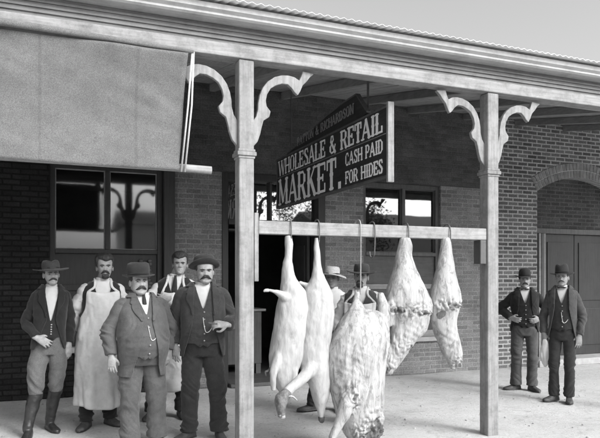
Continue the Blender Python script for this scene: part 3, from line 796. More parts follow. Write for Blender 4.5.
# ---- what stands across the street (seen only mirrored in the windows)
def house(x, wdt, y, hgt, gab, label, v):
    h = thing('house', label, 'house', (x, y, 0))
    m = MB(); m.box(-wdt / 2, wdt / 2, -5, 0, 0, hgt); m.build('wall', noise_mat('clapboard', v * .9, v, 2, .9), h)
    m = MB(); m.prism_x([(.4, hgt), (-2.5, hgt + gab), (-5.4, hgt)], -wdt / 2 - .3, wdt / 2 + .3); m.build('roof', noise_mat('shingle', .1, .16, 4, .9), h)
    for k in range(max(2, int(wdt / 2.2))):
        xx = -wdt / 2 + wdt * (k + .5) / max(2, int(wdt / 2.2))
        m = MB(); m.box(xx - .45, xx + .45, .001, .03, .9, 2.4); m.build('window', M['dark_wood'], h)
    return h
house(5.2, 2.6, -13, 4.1, 1.0, 'narrow white boarded house across the street from the shop', .75)
house(18.5, 9, -13, 4.3, 1.1, 'low grey boarded house across the street with a wide roof', .3)
house(-6, 8, -14, 3.4, 1.2, 'broad boarded house across the street facing the awning', .4)
def tree(x, y, h, label, seed):
    t = thing('tree', label, 'tree', (x, y, 0))
    r = np.random.RandomState(seed)
    m = MB(); m.tube([(0, 0, -.1), (.05, 0, h * .4), (.2, .1, h * .8)], [.2, .15, .05], 8); m.build('trunk', M['mid_wood'], t, smooth=True)
    V = []; F = []
    cl = r.normal(0, 1, (26, 3)) * (h * .17, h * .17, h * .15) + (0, 0, h * .72)
    for i in range(3800):
        c = cl[r.randint(26)] + r.normal(0, h * .05, 3); a = r.normal(0, 1, 3); b = r.normal(0, 1, 3); a /= np.linalg.norm(a); b /= np.linalg.norm(b)
        s = .09; k = len(V); V += [c - a * s, c + b * s * .6, c + a * s, c - b * s * .6]; F.append((k, k + 1, k + 2, k + 3))
    mesh_obj('crown', V, F, noise_mat('leaf', .04, .09, 4, .8), t, False)
tree(16.2, -14, 6.2, 'leafy tree across the street beside the low grey house', 3)
tree(9.5, -15, 7.5, 'tall leafy tree standing between the white and grey houses', 4)
# ================================================================== THE PEOPLE
M['skin'] = noise_mat('skin', .20, .34, 26, .6, 8, .25, 110, (1, 1, 1), .35)
M['skin_deep'] = noise_mat('deeper_skin', .13, .18, 14, .5, 5, .12, 120, (1, 1, 1), .35)
M['eye_white'] = noise_mat('eye_white', .16, .2, 5, .3)
M['iris'] = noise_mat('iris', .015, .03, 5, .2)
M['hair'] = noise_mat('dark_hair', .018, .05, 60, .6, 4, .6, 160, (1, 1, .25), .3)
M['hair_grey'] = noise_mat('brown_hair', .05, .12, 60, .6, 4, .6, 160, (1, 1, .25), .3)
M['linen'] = cloth_mat('white_shirt_linen', .50, .06, 300, .9, .3)
M['apron'] = cloth_mat('apron_cotton', .50, .14, 300, .9, .35)
M['grey_coat'] = cloth_mat('worn_grey_coating', .065, .25, 260, .95, .35, .2)
M['black_cloth'] = cloth_mat('black_wool', .020, .25, 260, .95, .3, .15)
M['dark_cloth'] = cloth_mat('charcoal_wool', .03, .25, 260, .95, .35, .25)
M['dark_cloth2'] = cloth_mat('dark_wool', .045, .25, 260, .95, .35, .25)
M['tweed'] = cloth_mat('grey_tweed', .082, .25, 420, .95, .5, .28)
M['grey_trousers'] = cloth_mat('grey_breeches', .105, .22, 240, .95, .4, .25)
M['mid_trousers'] = cloth_mat('mid_grey_trousers', .075, .22, 240, .95, .4, .25)
M['leather'] = noise_mat('boot_leather', .014, .035, 18, .38, 6, .3, 60, (1, 1, 1), .5)
M['dusty_leather'] = noise_mat('dusty_shoe_leather', .03, .10, 14, .6, 6, .3, 60, (1, 1, 1), .35)
M['felt'] = cloth_mat('dark_felt', .032, .25, 200, .95, .25, .1, .15)
M['felt_mid'] = cloth_mat('brown_felt', .055, .25, 200, .95, .25, .1, .15)
M['straw'] = noise_mat('straw', .34, .55, 40, .85, 5, .5, 120, (1, 1, 3))
M['band'] = cloth_mat('hat_ribbon', .018, .2, folds=0)
M['gold'] = noise_mat('watch_chain_metal', .55, .7, 40, .3, 3, 0, 60, (1, 1, 1), .8)
M['button'] = noise_mat('horn_button', .16, .3, 40, .4, 3, 0, 60, (1, 1, 1), .5)
M['tie'] = cloth_mat('silk_tie', .02, .3, 200, .6)

HZ = np.array([0, .010, .025, .045, .062, .085, .115, .140, .165, .190, .208, .220, .227, .230])
HW = np.array([.022, .036, .047, .056, .062, .068, .0735, .0755, .0765, .072, .061, .047, .030, .010])
HF = np.array([-.075, -.088, -.090, -.088, -.088, -.088, -.087, -.091, -.089, -.078, -.062, -.044, -.026, -.006])
HB = np.array([-.020, .005, .035, .056, .068, .080, .093, .099, .100, .093, .078, .060, .044, .022])
def head_mesh(fat=0, n=48):
    zs = np.concatenate([np.linspace(0, .225, 52), [.228, .230]])
    rings = []
    for z in zs:
        w_, f_, b_ = np.interp(z, HZ, HW), np.interp(z, HZ, HF), np.interp(z, HZ, HB)
        w_ += fat * .012 * math.exp(-((z - .05) / .04) ** 2); f_ -= fat * .006 * math.exp(-((z - .02) / .03) ** 2)
        rings.append(ellring(0, (f_ + b_) / 2, z, w_, (b_ - f_) / 2, n, 2.25))
    v, f = loft(rings)
    v = np.array(v)
    yc = .01
    fr = np.clip((yc - v[:, 1]) / .07, 0, 1)
    x, z = v[:, 0], v[:, 2]
    g = lambda a, b: np.exp(-(a ** 2) - (b ** 2))
    d = np.zeros(len(v))
    for s in (-1, 1):
        d -= .0125 * g((x - s * .031) / .017, (z - .117) / .0105)
        d += .0060 * g((x - s * .030) / .020, (z - .1335) / .007)
        d += .0055 * g((x - s * .046) / .016, (z - .090) / .018)
        d -= .004 * g((x - s * .046) / .014, (z - .060) / .018)
        d += .005 * g((x - s * .012) / .008, (z - .0835) / .008)
    zr = np.clip((.128 - z) / .044, 0, 1)
    nose = np.where((z < .130) & (z > .074), zr * .024 * np.clip((z - .074) / .010, 0, 1), 0)
    d += nose * np.exp(-(x / (.0085 + .004 * zr)) ** 2)
    d += .0045 * g(x / .022, (z - .0575) / .006) + .0050 * g(x / .018, (z - .0455) / .006)
    d -= .0045 * g(x / .024, (z - .0515) / .0028)
    d -= .0035 * g(x / .02, (z - .034) / .007) + 0
    d += .0065 * g(x / .018, (z - .017) / .011)
    v[:, 1] -= d * fr
    return v, f
def front_y(z, x=0):
    f_, b_, w_ = np.interp(z, HZ, HF), np.interp(z, HZ, HB), np.interp(z, HZ, HW)
    c = (f_ + b_) / 2
    return c - (b_ - f_) / 2 * (1 - min(abs(x / w_), .98) ** 2.25) ** (1 / 2.25)

def hand_mesh(w, d, nrm, side, curl, s=1.08, splay=0.0):
    """palm, four unequal bent fingers, thumb from the side; d = finger direction, nrm = way the palm faces, side = +1/-1 thumb side"""
    w = np.asarray(w, float); d = np.asarray(d, float); d /= np.linalg.norm(d)
    nrm = np.asarray(nrm, float); nrm -= d * nrm.dot(d); nrm /= np.linalg.norm(nrm)
    t = np.cross(d, nrm) * side
    def P(a, b, c): return w + (d * a + t * b + nrm * c) * s
    def rot(ang): return d * math.cos(ang) + nrm * math.sin(ang)
    parts = []
    up = t
    parts.append(tube([P(-.035, 0, 0), P(0, 0, 0), P(.03, .002, 0), P(.06, .002, .002), P(.088, 0, .004), P(.098, 0, .006)],
                      [(.021 * s, .027 * s), (.021 * s, .028 * s), (.017 * s, .036 * s), (.0155 * s, .041 * s), (.013 * s, .040 * s), (.008 * s, .034 * s)], 14, nrm if False else up))
    L = (.070, .080, .074, .058)
    for i in range(4):
        b = .030 - .0205 * i
        p = P(.085 - (.006 if i == 3 else 0), b, .004)
        pts = [p]; a = curl * .35
        for q, fr in enumerate((.44, .31, .25)):
            dirv = rot(a) + t * (.10 * (1.3 - i) * (1 - curl * .4) + splay * (1.5 - i))
            dirv /= np.linalg.norm(dirv)
            p = p + dirv * L[i] * fr * s; pts.append(p); a += curl * (.62 + .06 * i)
        r = .0088 if i < 3 else .0076
        parts.append(limb(pts, [r * s * 1.05, r * s, r * .93 * s, r * .72 * s], 3, 8, up))
    tp = [P(.012, .018, .006), P(.040, .046, .014), P(.066, .058, .022 + .01 * curl), P(.088, .056 - .012 * curl, .030 + .018 * curl)]
    parts.append(limb(tp, [.0135 * s, .0125 * s, .0105 * s, .0075 * s], 3, 8, up))
    v, f = voxel(parts, .0048 * s, 2, .4)
    return v, f

BUILD = {
 'slim': [(.80, .150, .108, 0), (.92, .163, .112, 0), (1.02, .152, .105, -.003), (1.12, .150, .105, -.004), (1.25, .166, .115, -.006), (1.36, .180, .114, -.002), (1.43, .166, .092, .006), (1.475, .098, .076, .012), (1.52, .062, .064, .014), (1.56, .058, .060, .010)],
 'stout': [(.80, .175, .130, 0), (.92, .192, .150, -.015), (1.02, .192, .172, -.034), (1.12, .192, .174, -.040), (1.25, .196, .152, -.020), (1.36, .204, .134, -.006), (1.43, .186, .104, .006), (1.475, .108, .082, .012), (1.52, .070, .070, .014), (1.56, .066, .068, .010)],
 'fat': [(.80, .195, .160, -.01), (.90, .215, .195, -.045), (1.00, .228, .215, -.065), (1.10, .230, .212, -.068), (1.22, .220, .188, -.045), (1.34, .212, .150, -.015), (1.42, .188, .112, .004), (1.47, .112, .086, .010), (1.515, .076, .076, .012), (1.56, .072, .072, .008)]}
def torso_rings(b, e=0, z0=None, z1=None, flare=0, n=36, step=.03):
    T = np.array(BUILD[b]); zs = np.arange(T[0, 0] if z0 is None else z0, (1.56 if z1 is None else z1) + 1e-6, step)
    R = []
    for z in zs:
        rx, ry, cy = (np.interp(z, T[:, 0], T[:, k]) for k in (1, 2, 3))
        if z < T[0, 0]: pass
        fl = flare * max(0, (1.0 - z) / .3) if z < 1.0 else 0
        en = e
        R.append(ellring(0, cy, z, rx + en + fl, ry + en + fl, n, 2.35))
    return R
def wrinkle(v, f, amp, scale, seed, zs=1.0, lo=None):
    N = vnormals(v, f)
    P = v * np.array([scale, scale, scale * zs])
    d = vnoise(P + vnoise(P * .6, seed + 9)[:, None] * .7, seed) * .65 + vnoise(P * 2.1, seed + 1) * .35
    k = amp if lo is None else amp * lo(v)
    return v + N * (d * k)[:, None]
def cut_below(v, f, z, top=False):
    s = -1 if top else 1
    ins = s * v[:, 2] < s * z
    f = [q for q in f if not all(ins[i] for i in q)]
    v = v.copy(); v[ins, 2] = z
    return compact(v, f)
def open_front(v, f, wfun, yc=0.0, x0=0.0):
    """remove the front strip |x-x0| < wfun(z) and pull the new edge straight"""
    w = np.array([wfun(z) for z in v[:, 2]])
    ins = (np.abs(v[:, 0] - x0) < w) & (v[:, 1] < yc)
    f = [q for q in f if not all(ins[i] for i in q)]
    v = v.copy(); sg_ = np.sign(v[:, 0] - x0 + 1e-9)
    v[ins, 0] = x0 + sg_[ins] * w[ins]
    return compact(v, f)
def band(v, f, lo, hi, z0, z1, yc, off, x0=0.0):
    """lapel: strip of the front beside the opening, lifted off the cloth"""
    N = vnormals(v, f); z = v[:, 2]
    a = np.array([lo(q) for q in z]); b = np.array([hi(q) for q in z])
    ax = np.abs(v[:, 0] - x0)
    keep = (ax >= a - 1e-4) & (ax <= b) & (v[:, 1] < yc) & (z >= z0) & (z <= z1)
    g = [q for q in f if sum(keep[i] for i in q) >= 2 and all(v[i, 1] < yc + .02 for i in q)]
    v2 = v.copy(); sgn = np.sign(v[:, 0] - x0 + 1e-9)
    over = ax > b; v2[over, 0] = x0 + sgn[over] * b[over]
    v2[:, 2] = np.clip(v2[:, 2], z0, z1)
    v2 = v2 + N * off
    return compact(v2, g)

def hat_mesh(crown, rx, ry, bw, droop, seed, crease=0, n=48, lump=.004):
    """crown: list of (radius factor, height); brim width bw; droop(angle)->edge height"""
    a = np.linspace(0, 2 * PI, n, endpoint=False); c, s = np.cos(a), np.sin(a)
    rings = []
    dr = np.array([droop(t) for t in a])
    def ring(kx, ky, z): return np.stack([c * kx, s * ky, np.zeros(n) + z], 1)
    rings.append(ring(rx * .97, ry * .97, -.004))
    for u in (.35, .7, 1.0): rings.append(ring(rx + bw * u, ry + bw * u * 1.03, -.004 + dr * u ** 1.5))
    for u in (1.0, .7, .35): rings.append(ring(rx + bw * u + (.002 if u == 1 else 0), ry + bw * u * 1.03 + (.002 if u == 1 else 0), .003 + dr * u ** 1.5))
    for k, z in crown:
        rr = ring(rx * k, ry * k, z)
        if crease: rr[:, 2] -= crease * np.exp(-(rr[:, 0] / (rx * .35)) ** 2) * (z / crown[-1][1]) ** 6
        rings.append(rr)
    v, f = loft(rings)
    v = v + vnoise(v * 16, seed)[:, None] * lump * np.array([1, 1, .8])
    return v, f
DERBY = [(1.0, .002), (1.02, .03), (1.0, .06), (.93, .088), (.78, .108), (.52, .121), (.2, .126)]
FLATTOP = [(1.0, .002), (1.03, .035), (1.04, .07), (1.02, .095), (.95, .110), (.75, .117), (.4, .117), (.15, .116)]
SLOUCH = [(1.02, .002), (1.04, .03), (1.02, .06), (.95, .082), (.82, .095), (.55, .100), (.25, .098)]
FEDORA = [(1.0, .002), (1.0, .04), (.97, .08), (.90, .112), (.78, .130), (.5, .136), (.2, .134)]

SHARED = {}; KK = {}
def person(label, pos, H, rz=0, build='slim', feet=None, knees=None, arms=None, head=(0, 0, 0, 0), fat=0, skin='skin',
           coat=None, vest=None, shirt=True, sleeves_shirt=False, tie=None, trousers='dark_cloth', boots=None, apron=None, hat=None,
           hair='hair', bald_top=None, moustache=None, beard=0, chain=None, hscale=1.0, ws=1.0, lean=0, seed=1, collar_w=True, crotch=.82, loose=1.0, shoe='dusty_leather'):
    k = H / 1.75
    T = BUILD[build]
    face = -math.atan2(pos[0], pos[1]) + rz
    hipx = .095 if build != 'fat' else .11
    feet = feet or [(-.12, -.02, -.25), (.12, .0, .25)]          # ankle x, y, toe yaw
    shx = .172 if build == 'slim' else .205 if build == 'stout' else .212
    def LN(p):                                                    # lean of the upper body
        p = np.array(p, float); p[..., 0] *= ws; p[..., 0] += lean * np.clip(p[..., 2] - .85, 0, None) / .7 * 1.0; return p
    sm = M[skin]
    # --- the body: one continuous skin surface under the clothes
    parts = [loft(torso_rings(build, -.022, .84, 1.52))]
    legs = []
    for i, s in enumerate((-1, 1)):
        ax, ay, yw = feet[i]
        kn = knees[i] if knees else ((s * hipx + ax) / 2 + s * .01, -.035 + ay * .5, .49)
        legs.append(((s * hipx, .0, .90), kn, (ax, ay, .09)))
        parts.append(limb([(s * hipx, 0, .93), (s * hipx, -.005, .80), kn, ((kn[0] + ax) / 2, (kn[1] + ay) / 2 + .015, .32), (ax, ay, .09), (ax, ay, .03)], [.075, .080, .052, .050, .036, .034], 4))
    armpts = []
    for i, s in enumerate((-1, 1)):
        A = arms[i]
        sh = np.array((s * shx * .92, .005, 1.375)); el = np.array(A['e']); wr = np.array(A['w'])
        armpts.append((sh, el, wr))
        parts.append(limb([(s * .10, .01, 1.385), sh, (sh + el) / 2, el, (el + wr) / 2, wr], [.044, .046, .044, .038, .034, .025], 4))
    hy = head[3]
    parts.append(limb([(0, .015, 1.42), (0, .005, 1.50), (head[2] * .5, -.004 + hy * .5, 1.56), (head[2], -.010 + hy, 1.58)], [.058, .056, .055, .052], 4))
    body = voxel(parts, .009, 4)
    bv = LN(body[0]); bf = body[1]
    Rm = Euler((head[1], ((seed * 37) % 11 - 5) * .012, head[0])).to_matrix(); Rm = np.array(Rm)
    hc = LN(np.array([[head[2], -.014 + hy, 1.506 - (hscale - 1) * .12]]))[0]
    piv = np.array((0, .01, .045))
    def HD(v): return (np.asarray(v) - piv) @ Rm.T + piv + hc
    hv, hf = head_mesh(fat)
    hr = np.random.RandomState(seed); hs = np.array([1 + hr.uniform(-.06, .05), 1 + hr.uniform(-.03, .03), 1 + hr.uniform(-.03, .05)]) * hscale
    _HD0 = HD
    def HD(v): return _HD0(np.asarray(v) * hs)
    hv = HD(hv)
    extra = []; fm = []
    for s in (-1, 1):
        v, f = ball((0, 0, 0), (.009, .018, .032), 8)
        v = v @ np.array(Euler((.15, 0, s * -.45)).to_matrix()).T + (s * .077, .010, .103)
        extra.append((HD(v), f))
    eyes = []; iris = []
    for s in (-1, 1):
        v, f = ball((s * .031, -.0695, .1160), (.0120, .0105, .0070), 8); eyes.append((HD(v), f))
        v, f = ball((s * .031 - .001, -.0765, .1165), (.0060, .0040, .0036), 6); iris.append((HD(v), f))
    hands = []
    for i, s in enumerate((-1, 1)):
        A = arms[i]
        if A.get('hide'): continue
        w_ = LN(np.array([A['w']]))[0]
        hands.append(hand_mesh(w_, A['d'], A['n'], A.get('t', 1), A.get('curl', .6)))
    allp = [(bv, bf), (hv, hf)] + extra + hands
    sv, sf = join(*allp)
    ev, ef = join(*eyes); iv, iF = join(*iris)
    v, f = join((sv, sf), (ev, ef), (iv, iF))
    fm = [0] * len(sf) + [1] * len(ef) + [2] * len(iF)
    o = mesh_obj('person', v * k, f, [sm, M['eye_white'], M['iris']], None, True, fm)
    o.location = (pos[0], pos[1], pos[2] if len(pos) > 2 else 0); o.rotation_euler = (0, 0, face)
    tag(o, label, 'person', 'men standing at the meat market')
    def child(name, vf, mat, t=0, par=None, smooth=True, off=-1):
        if t: vf = thicken(vf[0], vf[1], t, off)
        ob = mesh_obj(name, np.asarray(vf[0]) * k, vf[1], mat, par or o, smooth)
        return ob
    # --- trousers
    cuff = .075 if not boots else .42
    P = [loft(torso_rings(build, .006, .80, 1.06))]
    for (hp, kn, an), s in zip(legs, (-1, 1)):
        L_ = loose
        th = .092 if build == 'slim' else .108 if build == 'stout' else .122
        kr = .070 if build == 'slim' else .082 if build == 'stout' else .096
        if boots: pts, rr = [hp, (hp[0] * 1.02, 0, .80), ((hp[0] + kn[0]) / 2 + s * .018, (hp[1] + kn[1]) / 2 - .01, .66), kn, (kn[0], kn[1] + .02, .40)], [.10, .106, .100, .078, .058]
        else: pts, rr = [hp, (hp[0] * 1.03, -.002, .80), (kn[0], kn[1], .49), ((kn[0] + an[0]) / 2, (kn[1] + an[1]) / 2 + .008, .30), (an[0], an[1] - .004, .11), (an[0], an[1] - .01, .03)], [.10, th * L_, kr * L_, kr * .95 * L_, kr * .98 * L_, kr * 1.0 * L_]
        P.append(limb(pts, rr, 5, 18))
    v, f = voxel(P, .0085, 5)
    v = wrinkle(v, f, .008, 5, seed, 1.0)
    v = crease(v, f, .017, 5, 15, seed + 60, lambda q: .4 + .9 * np.exp(-((q[:, 2] - .47) / .13) ** 2) + 1.1 * np.exp(-((q[:, 2] - .13) / .10) ** 2), -.8)
    v, f = cut_below(v, f, cuff)
    child('trousers', (LN(v), f), M[trousers], .008)
    # --- shoes or boots
    for (hp, kn, an), (ax, ay, yw), s in zip(legs, feet, (-1, 1)):
        c, sn = math.cos(yw), math.sin(yw)
        def FT(q):
            q = np.asarray(q, float); x, y = q[:, 0], q[:, 1]
            return np.stack([ax * ws + x * c - y * sn, ay + x * sn + y * c, q[:, 2]], 1)
        rows = [(.075, .026, .05), (.066, .036, .075), (.03, .038, .105), (-.01, .040, .105), (-.05, .042, .082), (-.10, .047, .062), (-.15, .048, .052), (-.185, .040, .045), (-.205, .024, .036), (-.212, .008, .026)]
        rings = []
        a = np.linspace(0, 2 * PI, 20, endpoint=False)
        for y, w_, h_ in rows:
            cz = np.cos(a); sz = np.sin(a)
            z = np.where(sz > 0, .016 + (h_ - .016) * np.abs(sz) ** .9, .016 + sz * .008)
            rings.append(np.stack([np.sign(cz) * np.abs(cz) ** .8 * w_, np.full(20, y), z], 1))
        sh_ = loft(rings)
        shp = [(FT(sh_[0]), sh_[1])]
        if boots:
            q = limb([(kn[0], kn[1] + .012, .475), (kn[0], kn[1] + .012, .44), ((kn[0] * .6 + an[0] * .4), (kn[1] * .6 + an[1] * .4) + .02, .33), ((kn[0] * .2 + an[0] * .8), kn[1] * .2 + an[1] * .8 + .006, .17), (an[0], an[1] - .005, .10), (an[0], an[1] - .012, .05)], [.070, .068, .066, .052, .047, .045], 5, 20)
            qv = wrinkle(np.array(q[0]), q[1], .009, 14, seed + 4, 2.0)
            qv[:, 0] = (qv[:, 0] - (kn[0] + an[0]) / 2) + (kn[0] + an[0]) / 2 * ws if ws != 1 else qv[:, 0]
            shp.append((qv, q[1]))
        else:
            shp.append(limb([(an[0] * ws, an[1], .16), (an[0] * ws, an[1] - .004, .10), (an[0] * ws, an[1] - .012, .05)], [.042, .042, .038], 3, 16))
        ob = child('boot' if boots else 'shoe', voxel(shp, .006, 3), M[boots or shoe])
        rings = [np.stack([np.cos(a) * np.interp(y, [-.215, -.15, -.05, .02, .08], [.01, .051, .042, .036, .030]), np.full(20, y), np.where(np.sin(a) > 0, .016, 0) + 0], 1) for y in (.078, .06, .02, -.03, -.08, -.13, -.17, -.20, -.214)]
        sl = loft(rings); child('sole', (FT(sl[0]), sl[1]), M['leather'], par=ob)
    # --- shirt with standing collar
    v, f = loft(torso_rings(build, .002, .98, 1.50))
    v = wrinkle(np.array(v), f, .004, 14, seed + 2)
    sp = [(v, f)]
    slv = []
    for (sh, el, wr), s in zip(armpts, (-1, 1)):
        d_ = (wr - el) / np.linalg.norm(wr - el)
        q = voxel([limb([(s * shx * .60, .008, 1.40), sh, sh * .55 + el * .45, el, el * .4 + wr * .6, wr - d_ * .004], [(.060, .065), (.068, .070), .072, .072, .066, .042], 5, 18)], .009, 2)
        slv.append((crease(wrinkle(q[0], q[1], .010, 6, seed + 3 + s, 1.0), q[1], .016, 6, 17, seed + 62 + s, None, .6 * s), q[1]))
    if sleeves_shirt: sp += slv
    v, f = join(*sp)
    child('shirt', (LN(v), f), M['linen'])
    a = np.linspace(0, 2 * PI, 32, endpoint=False)
    nr = {'slim': .064, 'stout': .072, 'fat': .078}[build]
    rr = [np.stack([np.cos(a) * (nr + .004 - .5 * (z - 1.49) * .1), np.sin(a) * (nr + .002) + .006 - (z - 1.49) * .12, np.full(32, z) - .012 * np.exp(-((a - 1.5 * PI) / .5) ** 2) * (1 if z > 1.50 else 0)], 1) for z in (1.465, 1.485, 1.503, 1.518)]
    v, f = loft(rr, False); child('collar', (LN(v), f), M['linen'], .004)
    if tie == 'bow':
        m = []
        for s in (-1, 1): m.append(tube([(s * .004, -.082, 1.488), (s * .022, -.086, 1.490), (s * .058, -.080, 1.486)], [(.007, .007), (.009, .017), (.006, .022)], 8))
        m.append(ball((0, -.086, 1.488), (.009, .008, .010), 6))
        child('bow_tie', (lambda q: (LN(np.array(q[0])), q[1]))(join(*m)), M['tie'])
    elif tie == 'long':
        v, f = tube([(0, -.086, 1.497), (0, -.098, 1.480), (0, -.112, 1.44), (0, -.128, 1.36), (0, -.135, 1.28)], [(.016, .008), (.013, .009), (.020, .006), (.028, .006), (.026, .004)], 10)
        child('necktie', (LN(np.array(v)), f), M['tie'])
    yfront = lambda z, e: float(np.interp(z, [t[0] for t in T], [t[3] - t[2] for t in T])) - e
    # --- waistcoat
    if vest:
        v, f = voxel([loft(torso_rings(build, .021, .86, 1.53))], .0085, 3)
        v = crease(wrinkle(v, f, .003, 12, seed + 5, 1.6), f, .005, 5, 16, seed + 65, lambda q: np.exp(-((q[:, 2] - 1.05) / .12) ** 2))
        zb, wn = vest.get('zb', 1.26), vest.get('wn', .075)
        zh = vest.get('hem', .96)
        v, f = cut_below(v, f, zh)
        v, f = cut_below(v, f, 1.475, True)
        v, f = open_front(v, f, lambda z: 0 if z < zb else wn * min(1, (z - zb) / (1.47 - zb)) ** .9, 0)
        dip = (v[:, 2] < zh + .005) & (v[:, 1] < 0); v[dip, 2] -= .035 * np.exp(-((np.abs(v[dip, 0]) - .035) / .03) ** 2)
        vo = child('waistcoat', (LN(v), f), M[vest['m']], .006)
        if 'button' not in SHARED:
            q = ball((0, 0, 0), (.0085, .005, .0085), 6); me = mesh_obj('button', q[0], q[1], M['button']).data
            SHARED['button'] = me; bpy.data.objects.remove(bpy.data.objects['button'])
        if vest.get('buttons', True):
            for j in range(5):
                z = zb - .02 - (zb - .03 - zh - .02) * j / 4
                b = bpy.data.objects.new('button', SHARED['button']); C.objects.link(b); b.parent = vo
                p = LN(np.array([[.008, yfront(z, .029), z]]))[0] * k; b.location = p
    if chain:
        z0_ = chain
        pts = [(-.004, yfront(z0_ + .10, .030), z0_ + .10), (.004, yfront(z0_ + .03, .032), z0_ + .03), (.022, yfront(z0_ - .03, .030), z0_ - .035), (.055, yfront(z0_, .026) + .003, z0_ - .032), (.085, yfront(z0_, .018) + .008, z0_ + .005)]
        Q = catmull(LN(np.array(pts)), 9)
        m = []
        for a_, b_ in zip(Q[:-1], Q[1:]): m.append(ball((a_ + b_) / 2, .0040, 5))
        child('watch_chain', join(*m), M['gold'])
    # --- coat: torso with open front, sleeves, lapels
    if coat:
        hem = coat.get('hem', .78); e = coat.get('e', .034)
        v, f = voxel([loft(torso_rings(build, e, hem - .06, 1.53, coat.get('flare', .03)))], .0085, 4)
        v = wrinkle(v, f, .014, 7, seed + 6, .5, lambda q: np.clip((1.40 - q[:, 2]) / .1, .15, 1))
        v = crease(v, f, .013, 4, 10, seed + 64, lambda q: np.clip((1.40 - q[:, 2]) / .1, .1, 1) * np.exp(-((q[:, 2] - 1.12) / .2) ** 2), 1.2)
        v, f = cut_below(v, f, hem); v, f = cut_below(v, f, 1.505, True)
        zb, wn, wh, wb = coat.get('zb', 1.15), coat.get('wn', .085), coat.get('wh', .14), coat.get('wb', .015)
        x0 = coat.get('x0', 0)
        def wf(z):
            if z >= zb: return wb + (wn - wb) * min(1, (z - zb) / (1.46 - zb))
            return wb + (wh - wb) * ((zb - z) / (zb - hem)) ** 1.1
        v, f = open_front(v, f, wf, -.01, x0)
        lp = band(v, f, lambda z: 0, lambda z: wf(z) + .012 + .062 * math.exp(-((z - 1.36) / .085) ** 2) + (.02 if z > 1.40 else 0), zb + .02, 1.475, .0, .007, x0)
        cl_ = band(v, f, lambda z: 0, lambda z: 9, 1.462, 1.505, 9, .008, x0)
        slv2 = []
        for (sh, el, wr), s in zip(armpts, (-1, 1)):
            d_ = (wr - el) / np.linalg.norm(wr - el)
            th = .93 if build == 'slim' else 1.10
            q = voxel([limb([(s * shx * .55, .008, 1.405), (s * shx * .93, .006, 1.380), sh * .55 + el * .45, el, el * .4 + wr * .6, wr - d_ * .012], [(.060, .066), (.074 * th, .078 * th), .073 * th, .067 * th, .061 * th, .055 * th], 6, 18)], .009, 3)
            slv2.append((crease(wrinkle(q[0], q[1], .008, 6, seed + 7 + s, 1.0), q[1], .015, 5, 17, seed + 61 + s, lambda w_, e_=el: .45 + 1.0 * np.exp(-((w_[:, 2] - e_[2]) / .12) ** 2), .6 * s), q[1]))
        cv_, cf_ = join((v, f), *slv2)
        co = child('coat', (LN(cv_), cf_), M[coat['m']], .008)
        for s in (-1, 1):
            g = [q for q in lp[1] if s * sum(lp[0][i, 0] - x0 for i in q) > 0]
            if g:
                q = compact(lp[0], g); child('lapel', (LN(q[0]), q[1]), M[coat['m']], .005, co, off=1)
        if len(cl_[1]): child('coat_collar', (LN(cl_[0]), cl_[1]), M[coat['m']], .006, co, off=1)
        if coat.get('pockets', True):
            for s in (-1, 1):
                z = hem + .15; x = s * max(wf(z) + .075, np.interp(z, [t[0] for t in T], [t[1] for t in T]) * .72)
                if abs(x) > .93 * np.interp(z, [t[0] for t in T], [t[1] for t in T]): continue
                tt = min(.97, abs(x) / (np.interp(z, [t[0] for t in T], [t[1] for t in T]) + e))
                y = float(np.interp(z, [t[0] for t in T], [t[3] for t in T])) - (float(np.interp(z, [t[0] for t in T], [t[2] for t in T])) + e + .02) * (1 - tt ** 2.35) ** (1 / 2.35)
                rot = s * .75
                q = np.array([(-.06, 0, .025), (.06, 0, .025), (.058, -.004, -.03), (-.058, -.004, -.03)])
                c_, s_ = math.cos(rot), math.sin(rot)
                q = np.stack([x + q[:, 0] * c_ - q[:, 1] * s_, y + q[:, 0] * s_ + q[:, 1] * c_ - .004, z + q[:, 2]], 1)
                child('pocket_flap', (LN(q), [(0, 1, 2, 3)]), M[coat['m']], .006, co, off=0)
    # --- apron
    if apron:
        zt, zb_ = apron.get('top', 1.36), apron.get('bot', .25)
        zs = np.concatenate([np.linspace(zt, 1.05, 18), np.linspace(1.03, zb_, 44)]); na = 49
        V = []
        Tz = np.array(T)
        for z in zs:
            zz = max(z, .90)
            rx, ry, cy = (np.interp(zz, Tz[:, 0], Tz[:, q]) for q in (1, 2, 3))
            pass
            dn = np.clip((.92 - z) / .65, 0, 1)
            A = np.interp(z, [zb_, .95, 1.08, 1.2, zt], [1.75, 1.85, 1.45, .95, .62 * apron.get('bib', 1)])
            an = np.linspace(-A, A, na); e = .034 + .016 * np.clip((1.0 - z) / .2, 0, 1)
            fold = (.022 * np.sin(an * 5.5 + seed + vnoise(np.stack([an * 2, np.full(na, z * 2), np.full(na, seed * 1.)], 1), 5) * 1.5) + .007 * np.sin(an * 13 + 2 * seed + 3 * z)) * dn
            fold += .013 * vnoise(np.stack([an * 3, np.full(na, z * 6), np.full(na, seed * 1.)], 1), 8) + .006 * vnoise(np.stack([an * 7 + z * 5, np.full(na, z * 13), np.full(na, seed * 2.)], 1), 9)
            X = (rx + e + .006 * dn + fold) * np.sign(np.sin(an)) * np.abs(np.sin(an)) ** .87
            Yv = cy - (ry + e + .055 * dn + fold) * np.sign(np.cos(an)) * np.abs(np.cos(an)) ** .87
            V.append(np.stack([X, Yv, z + .02 * np.sin(an * 2.3 + seed) * dn - .022 * np.cos(an / A * 1.57) * np.clip((z - zt + .12) / .12, 0, 1)], 1))
        n = na; V = np.vstack(V)
        F = [(i * n + j, i * n + j + 1, (i + 1) * n + j + 1, (i + 1) * n + j) for i in range(len(zs) - 1) for j in range(n - 1)]
        ap = child('apron', (LN(V), F), M['apron'], .004)
